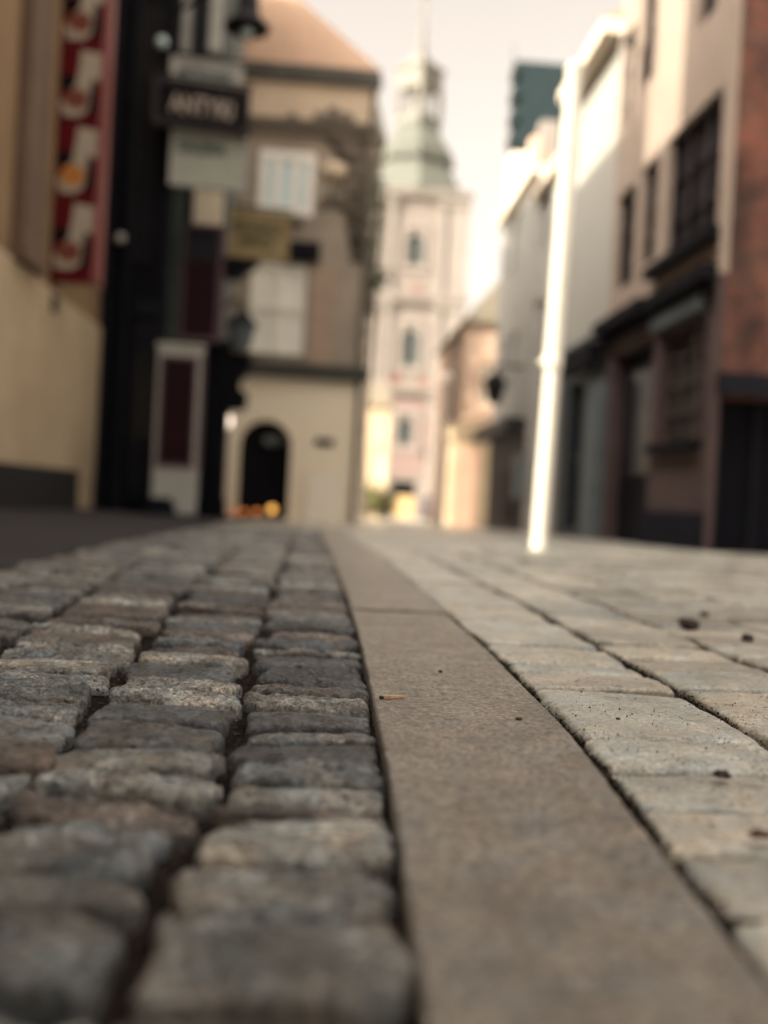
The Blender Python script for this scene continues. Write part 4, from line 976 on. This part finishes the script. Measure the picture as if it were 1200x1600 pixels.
# sill shelf under the first-floor windows and the stepped cornice over the ground floor
a = RF.hit(1022, 425)[0]; b = RF.hit(1128, 355)[0]; z1 = RF.hit(1080, 382)[1]
mb = MB(); mb.fbox(RF, min(a, b), max(a, b), z1 - .17, z1 - .02, .004, .18); mb.build('sill', 'sill_black', br)
zc = RF.hit(1040, 470)[1]; a = RF.hit(1022, 500)[0]
mb = MB(); mb.fbox(RF, y_c - .02, a, zc - .10, zc + .08, .004, .22); mb.fbox(RF, a, y_e, zc - .06, zc + .13, .004, .26); mb.fbox(RF, y_c, y_e, zc - .20, zc - .105, .004, .10); mb.build('cornice', 'sill_black', br)
e = RR(1030, 488, 1100, 512); mb = MB(); mb.fbox(RF, e[0] - .1, e[1] + .1, wl_[5][3] + .03, wl_[5][3] + .22, .004, .1); mb.build('lintel', 'teal_light', br)
mb = MB(); mb.fbox(RF, y_c, wl_[6][0] - .02, gzr, RF.hit(1060, 800)[1], .004, .06); mb.build('plinth', 'navy_plinth', br)
# brick end wall facing the viewer, with a dark gateway
EF = FRONT(y_c); e0, e1, ez0, ez1 = fr(y_c, 1118, 622, 1330, 862); e1 = RX + 5
mb = MB(); wall_sheet(mb, EF, RX + .0, RX + 6.5, gzr, H1, [(e0, e1, gzr, ez1)], .5); mb.quad(EF.P(RX + 6.5, gzr), EF.P(RX + 6.5, H1), EF.P(RX + 6.5, H1, -8), EF.P(RX + 6.5, gzr, -8)); mb.build('end_wall', 'brick', br)
g_ = MB().fbox(EF, e0, e1, gzr, ez1, -.55, -.5).build('gate', 'blackpaint', br)
mb = MB()
for k_ in range(9): u = e0 + .15 + k_ * .5; mb.fbox(EF, u, u + .06, gzr, ez1 - .02, -.498, -.46)
mb.build('batten', 'blackwood', g_)
mb = MB(); mb.fbox(EF, e0 - .05, e1 + .2, ez1 + .002, ez1 + .26, .004, .10); mb.build('beam', 'blackwood', br)
mb = MB(); mb.fbox(EF, RX - .03, RX + .07, gzr, zs, .004, .03); mb.build('quoin', 'taupe_low', br)
mb = MB(); mb.fbox(EF, RX - .03, RX + .09, zs + .002, H1, .004, .03); mb.build('quoin', 'brown_wall', br)
mb = MB(); mb.box(RX - .35, RX + 6.8, y_c - .3, y_e, H1 + .002, H1 + .25); mb.build('eaves', 'cornice', br)
mb = MB(); mb.prism(Fac((RX, y_c - .3), (1, 0), (0, -1)), [(-.35, H1 + .252), (6.8, H1 + .252), (3.2, H1 + 3.2)], -(y_e - y_c + .3), 0); mb.build('roof', 'salmon', br)

# ---- white house with teal shopfront
wh = thing('white_house', 'white rendered house with a dark teal shopfront beyond the corner house', 'house', (RX, y_e, 0))
ES = 8.5; zg = RF.hit(912, 545)[1]
shop = [RR(884, 600, 906, 830), RR(914, 600, 940, 845)]
mb = MB(); body(mb, RF, y_e + .003, y_w, zg, ES, 8, []); mb.build('wall', 'white_wall', wh)
mb = MB(); wall_sheet(mb, RF, y_e + .003, y_w, gzr, zg - .002, shop); mb.build('shopfront', 'teal_shop', wh)
for r in shop: window(wh, RF, r, 'teal_shop', 'darkglass', 1, 2, .07, name='shop_window')
mb = MB(); mb.fbox(RF, y_e + .01, y_w, zg - .08, zg + .10, .004, .12); mb.build('fascia', 'teal_shop', wh)
e = RR(908, 548, 950, 580); mb = MB(); mb.fbox(RF, e[0], e[1], e[2], e[3], .125, .35); mb.build('awning', 'sill_black', wh)
e = RR(925, 600, 945, 846); mb = MB(); mb.fbox(RF, e[0], e[1], gzr, e[3], .004, .16); mb.build('pilaster', 'teal_light', wh)
mb = MB(); mb.fbox(RF, y_e + .01, y_w, ES + .002, ES + .22, -8, .35); mb.build('eaves', 'cream_wall', wh)
mb = MB(); mb.prism(Fac((RX, y_e + .01), (1, 0), (0, -1)), [(-.35, ES + .222), (8, ES + .222), (4, ES + 3.0)], -(y_w - y_e - .01), 0); mb.build('roof', 'salmon', wh)

# ---- farther row
y_m = RF.hit(826, 600)[0]; y_f = RF.hit(772, 600)[0]
ph = thing('pale_house', 'pale grey house with narrow dark windows behind the white post', 'house', (RX, y_w, 0))
pw = [RR(846, 470, 858, 560), RR(832, 470, 841, 560), RR(842, 620, 862, 815), RR(832, 300, 842, 390), RR(848, 290, 860, 385)]
mb = MB(); body(mb, RF, y_w + .003, y_m, gzr - .1, 7.5, 8, pw); mb.build('wall', 'pale_wall', ph)
for r in pw: window(ph, RF, r, 'grey_white', 'darkglass', 2, 3, .06)
mb = MB(); mb.fbox(RF, y_w + .01, y_m, 7.502, 7.66, -8, .2); mb.build('eaves', 'cream_wall', ph)
mb = MB(); mb.prism(Fac((RX, y_w + .01), (1, 0), (0, -1)), [(-.2, 7.662), (8, 7.662), (4, 9.3)], -(y_m - y_w - .01), 0); mb.build('roof', 'salmon', ph)
dh = thing('townhouse', 'pale far townhouse with a dark maroon shop at street level', 'house', (RX, y_m, 0))
zd = RF.hit(800, 665)[1]
pw = [RR(800, 520, 808, 600), RR(785, 530, 792, 600), RR(800, 340, 810, 430), RR(786, 360, 793, 440)]
mb = MB(); body(mb, RF, y_m + .003, y_f, zd, 8.2, 8, pw); mb.build('wall', 'pale_wall', dh)
for r in pw: window(dh, RF, r, 'grey_white', 'darkglass', 2, 3, .06)
mb = MB(); mb.fbox(RF, y_m + .003, y_f, gz(25) - .2, zd - .002, -8, .03); mb.build('shopfront', 'blackwood', dh)
e = RR(786, 735, 806, 815); mb = MB(); mb.fbox(RF, e[0], e[1], e[2], e[3], .034, .1); mb.build('shop_window', 'maroon', dh)
e = RR(806, 710, 822, 780); mb = MB(); mb.fbox(RF, e[0], e[1], e[2], e[3], .034, .1); mb.build('shop_window', 'teal_light', dh)
mb = MB(); mb.fbox(RF, y_m + .01, y_f, zd - .25, zd + .05, .034, .5); mb.build('awning', 'purple_dark', dh)
mb = MB(); mb.fbox(RF, y_m + .01, y_f, 8.202, 8.36, -8, .2); mb.build('eaves', 'cream_wall', dh)
mb = MB(); mb.prism(Fac((RX, y_m + .01), (1, 0), (0, -1)), [(-.2, 8.362), (8, 8.362), (3, 10)], -(y_f - y_m - .01), 0); mb.build('roof', 'salmon', dh)
# bracket lantern on that house
p = atY(772, 632, 24.5)
bl = thing('wall_lantern', 'black lantern bracketed from the far townhouse above the maroon shop', 'lamp', tuple(p))
MB().lathe(p, [(.10, 0), (.16, .06), (.26, .45), (.28, .5)], 6).build('glass', 'darkglass', bl)
MB().lathe((p.x, p.y, p.z + .502), [(.34, 0), (.18, .18), (.05, .30)], 6).build('cap', 'iron', bl)
MB().tube([(p.x, p.y, p.z + .8), (p.x + .1, p.y, p.z + .95), (RX + .02, p.y, p.z + .95)], .035).build('arm', 'iron', bl)
# ---- peach house with porch, frontal
KY = 33.0; KF = FRONT(KY); a, b, c, d = fr(KY, 722, 505, 792, 815)
pe = thing('peach_house', 'peach coloured house at the bend with a cream porch', 'house', (a, KY, 0))
pw = [(a + .55, a + 1.1, 3.6, 5.0)]
mb = MB(); body(mb, KF, a, b + 4, gz(KY) - .2, d, 8, pw); mb.build('wall', 'peach_wall', pe)
window(pe, KF, pw[0], 'cream_wall', 'curtain', 1, 2)
mb = MB(); mb.prism(KF, [(a - .2, d + .002), (b + 4, d + .002), (b + 2, d + 2.2), (a + 1.6, d + 2.2)], -8, .2); mb.build('roof', 'cream_far', pe)
e = fr(KY - 1.2, 704, 664, 770, 815)
mb = MB(); mb.box(e[0], e[1], KY - 1.2, KY - .002, gz(KY) - .2, e[3] - .002); mb.box(e[0] - .06, e[1] + .06, KY - 1.28, KY - .002, e[3] - .45, e[3] + .06); mb.build('porch', 'cream_lower', pe)
e2 = fr(KY - 1.2, 712, 698, 744, 812); mb = MB(); mb.box(e2[0], e2[1], KY - 1.22, KY - 1.203, gz(KY) - .1, e2[3]); mb.build('porch_door', 'salmon_wall', pe)
p = atY(700, 592, KY - 2.0)
gl2 = thing('globe_lamp', 'opal globe lamp on a tall mast in front of the church', 'lamp', (p.x, p.y, gz(KY)))
MB().blob(p, .2, 14, 0).build('globe', 'lamp_day', gl2, smooth=True)
MB().tube([(p.x, p.y, gz(KY) - .1), (p.x, p.y, p.z - .24)], [.07, .045], 8).build('mast', 'church_white', gl2)
# ---- tall house with slate roof far behind
VY = 50.0; VF = FRONT(VY); a, b, c, d = fr(VY, 800, 96, 874, 240)
vh = thing('slate_roof_house', 'tall far house with a dark slate mansard and stepped gable edge', 'house', (a, VY, 0))
mb = MB(); body(mb, VF, a + .2, b + 3, gz(VY) - .3, c, 1.7); mb.build('wall', 'cream_wall', vh)
st_ = [(a + .15, c + .002), (b + 3, c + .002), (b + 3, d), (a + .35, d)]
n = 4
edge = []
for k_ in range(n):
    zt_ = d - (d - c) * k_ / n; zb_ = d - (d - c) * (k_ + .5) / n
    edge += [(a + .1, zt_), (a + .1, zb_), (a + .45, zb_), (a + .45, d - (d - c) * (k_ + 1) / n)]
MB().prism(VF, [(b + 3, c + .002), (b + 3, d)] + edge[:-1] + [(a + .45, c + .002)], -1.6, -.05).build('roof', 'slate', vh)
mb = MB(); q = atY(797, 60, VY); mb.tube([(a + .05, VY + .3, c), (a + .05, VY + .3, d), (a - .02, VY + .3, q.z)], [.04, .03, .012], 6); mb.build('antenna', 'iron', vh)
for (px0, py0, px1, py1) in ((846, 188, 874, 250), (832, 212, 847, 250), (856, 120, 870, 132)):
    e = fr(VY - 1.0, px0, py0, px1, py1)
    if py0 > 150: MB().box(e[0], e[1], VY - 1, VY - .06, c - 3, e[3]).build('chimney', 'church_white' if px0 > 840 else 'peach_wall', vh)
# ---- white post
PYt = 9.45; pz_ = gz(PYt); p = atY(842, 850, PYt)
po = thing('white_post', 'tall white painted post standing in the sun on the street', 'post', (p.x, PYt, pz_))
lean = .022
P_ = lambda z_: (p.x + lean * z_, PYt, pz_ + z_)
MB().tube([P_(-.05), P_(1.78)], [.076, .072], 20).build('lower_shaft', 'pole_white', po, smooth=False)
MB().tube([P_(1.78), P_(3.2), P_(4.45)], [.081, .081, .081], 20).build('upper_shaft', 'pole_white', po)
q = P_(1.74); mb = MB(); mb.tube([P_(1.68), P_(1.70), P_(1.80), P_(1.82)], [.082, .092, .092, .084], 20); mb.blob((q[0] - .10, PYt - .02, q[2]), .035, 10, .0); mb.build('collar', 'pole_white', po)
q = P_(4.45)
MB().lathe(q, [(.081, 0.002), (.09, .01), (.09, .04), (.06, .08), (.02, .10)], 20).build('cap', 'pole_white', po)

# ================================================================== LIGHT
az = Vector((-.88, -.475, 0)).normalized(); el = math.radians(35)
sd = Vector((az.x * math.cos(el), az.y * math.cos(el), math.sin(el)))
sun_d = bpy.data.lights.new('sun', 'SUN'); sun = bpy.data.objects.new('sun', sun_d); COL.objects.link(sun)
sun_d.energy = 3.1; sun_d.angle = math.radians(.5); sun_d.color = (1.0, .90, .72)
sun.rotation_euler = sd.to_track_quat('Z', 'Y').to_euler(); sun.location = (-30, -25, 40)
wd = bpy.data.worlds.new('World'); SC.world = wd; wd.use_nodes = True
nt = wd.node_tree; N = nt.nodes; L = nt.links; bg = N['Background']
sky = N.new('ShaderNodeTexSky'); sky.sky_type = 'NISHITA'; sky.sun_disc = False
sky.sun_elevation = el; sky.sun_rotation = math.atan2(sd.x, sd.y)
sky.dust_density = 6.0; sky.ozone_density = .6; sky.air_density = 1.2
bw = N.new('ShaderNodeRGBToBW'); L.new(sky.outputs['Color'], bw.inputs[0])
tn = N.new('ShaderNodeMixRGB'); tn.blend_type = 'MULTIPLY'; tn.inputs['Fac'].default_value = 1
L.new(bw.outputs[0], tn.inputs['Color1']); tn.inputs['Color2'].default_value = (1.0, .885, .775, 1)
mx = N.new('ShaderNodeMixRGB'); mx.inputs['Fac'].default_value = .03
L.new(tn.outputs['Color'], mx.inputs['Color1']); L.new(sky.outputs['Color'], mx.inputs['Color2'])
# sky brightened towards the zenith, above the frame, added as fill light
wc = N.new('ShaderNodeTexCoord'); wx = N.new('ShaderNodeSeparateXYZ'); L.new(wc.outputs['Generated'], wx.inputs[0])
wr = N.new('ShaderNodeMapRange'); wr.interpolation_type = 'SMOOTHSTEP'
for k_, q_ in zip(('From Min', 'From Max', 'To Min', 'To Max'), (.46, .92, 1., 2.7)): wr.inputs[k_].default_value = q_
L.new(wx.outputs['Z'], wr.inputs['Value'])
zenith_fill = N.new('ShaderNodeMixRGB'); zenith_fill.blend_type = 'MULTIPLY'; zenith_fill.inputs['Fac'].default_value = 1
L.new(mx.outputs['Color'], zenith_fill.inputs['Color1']); L.new(wr.outputs['Result'], zenith_fill.inputs['Color2'])
L.new(zenith_fill.outputs['Color'], bg.inputs['Color']); bg.inputs['Strength'].default_value = .15
vs = SC.view_settings; vs.view_transform = 'Standard'; vs.look = 'None'; vs.gamma = 1; vs.exposure = 1.8; vs.use_curve_mapping = False
SC.cycles.use_denoising = True; SC.cycles.max_bounces = 8; SC.cycles.sample_clamp_indirect = 6
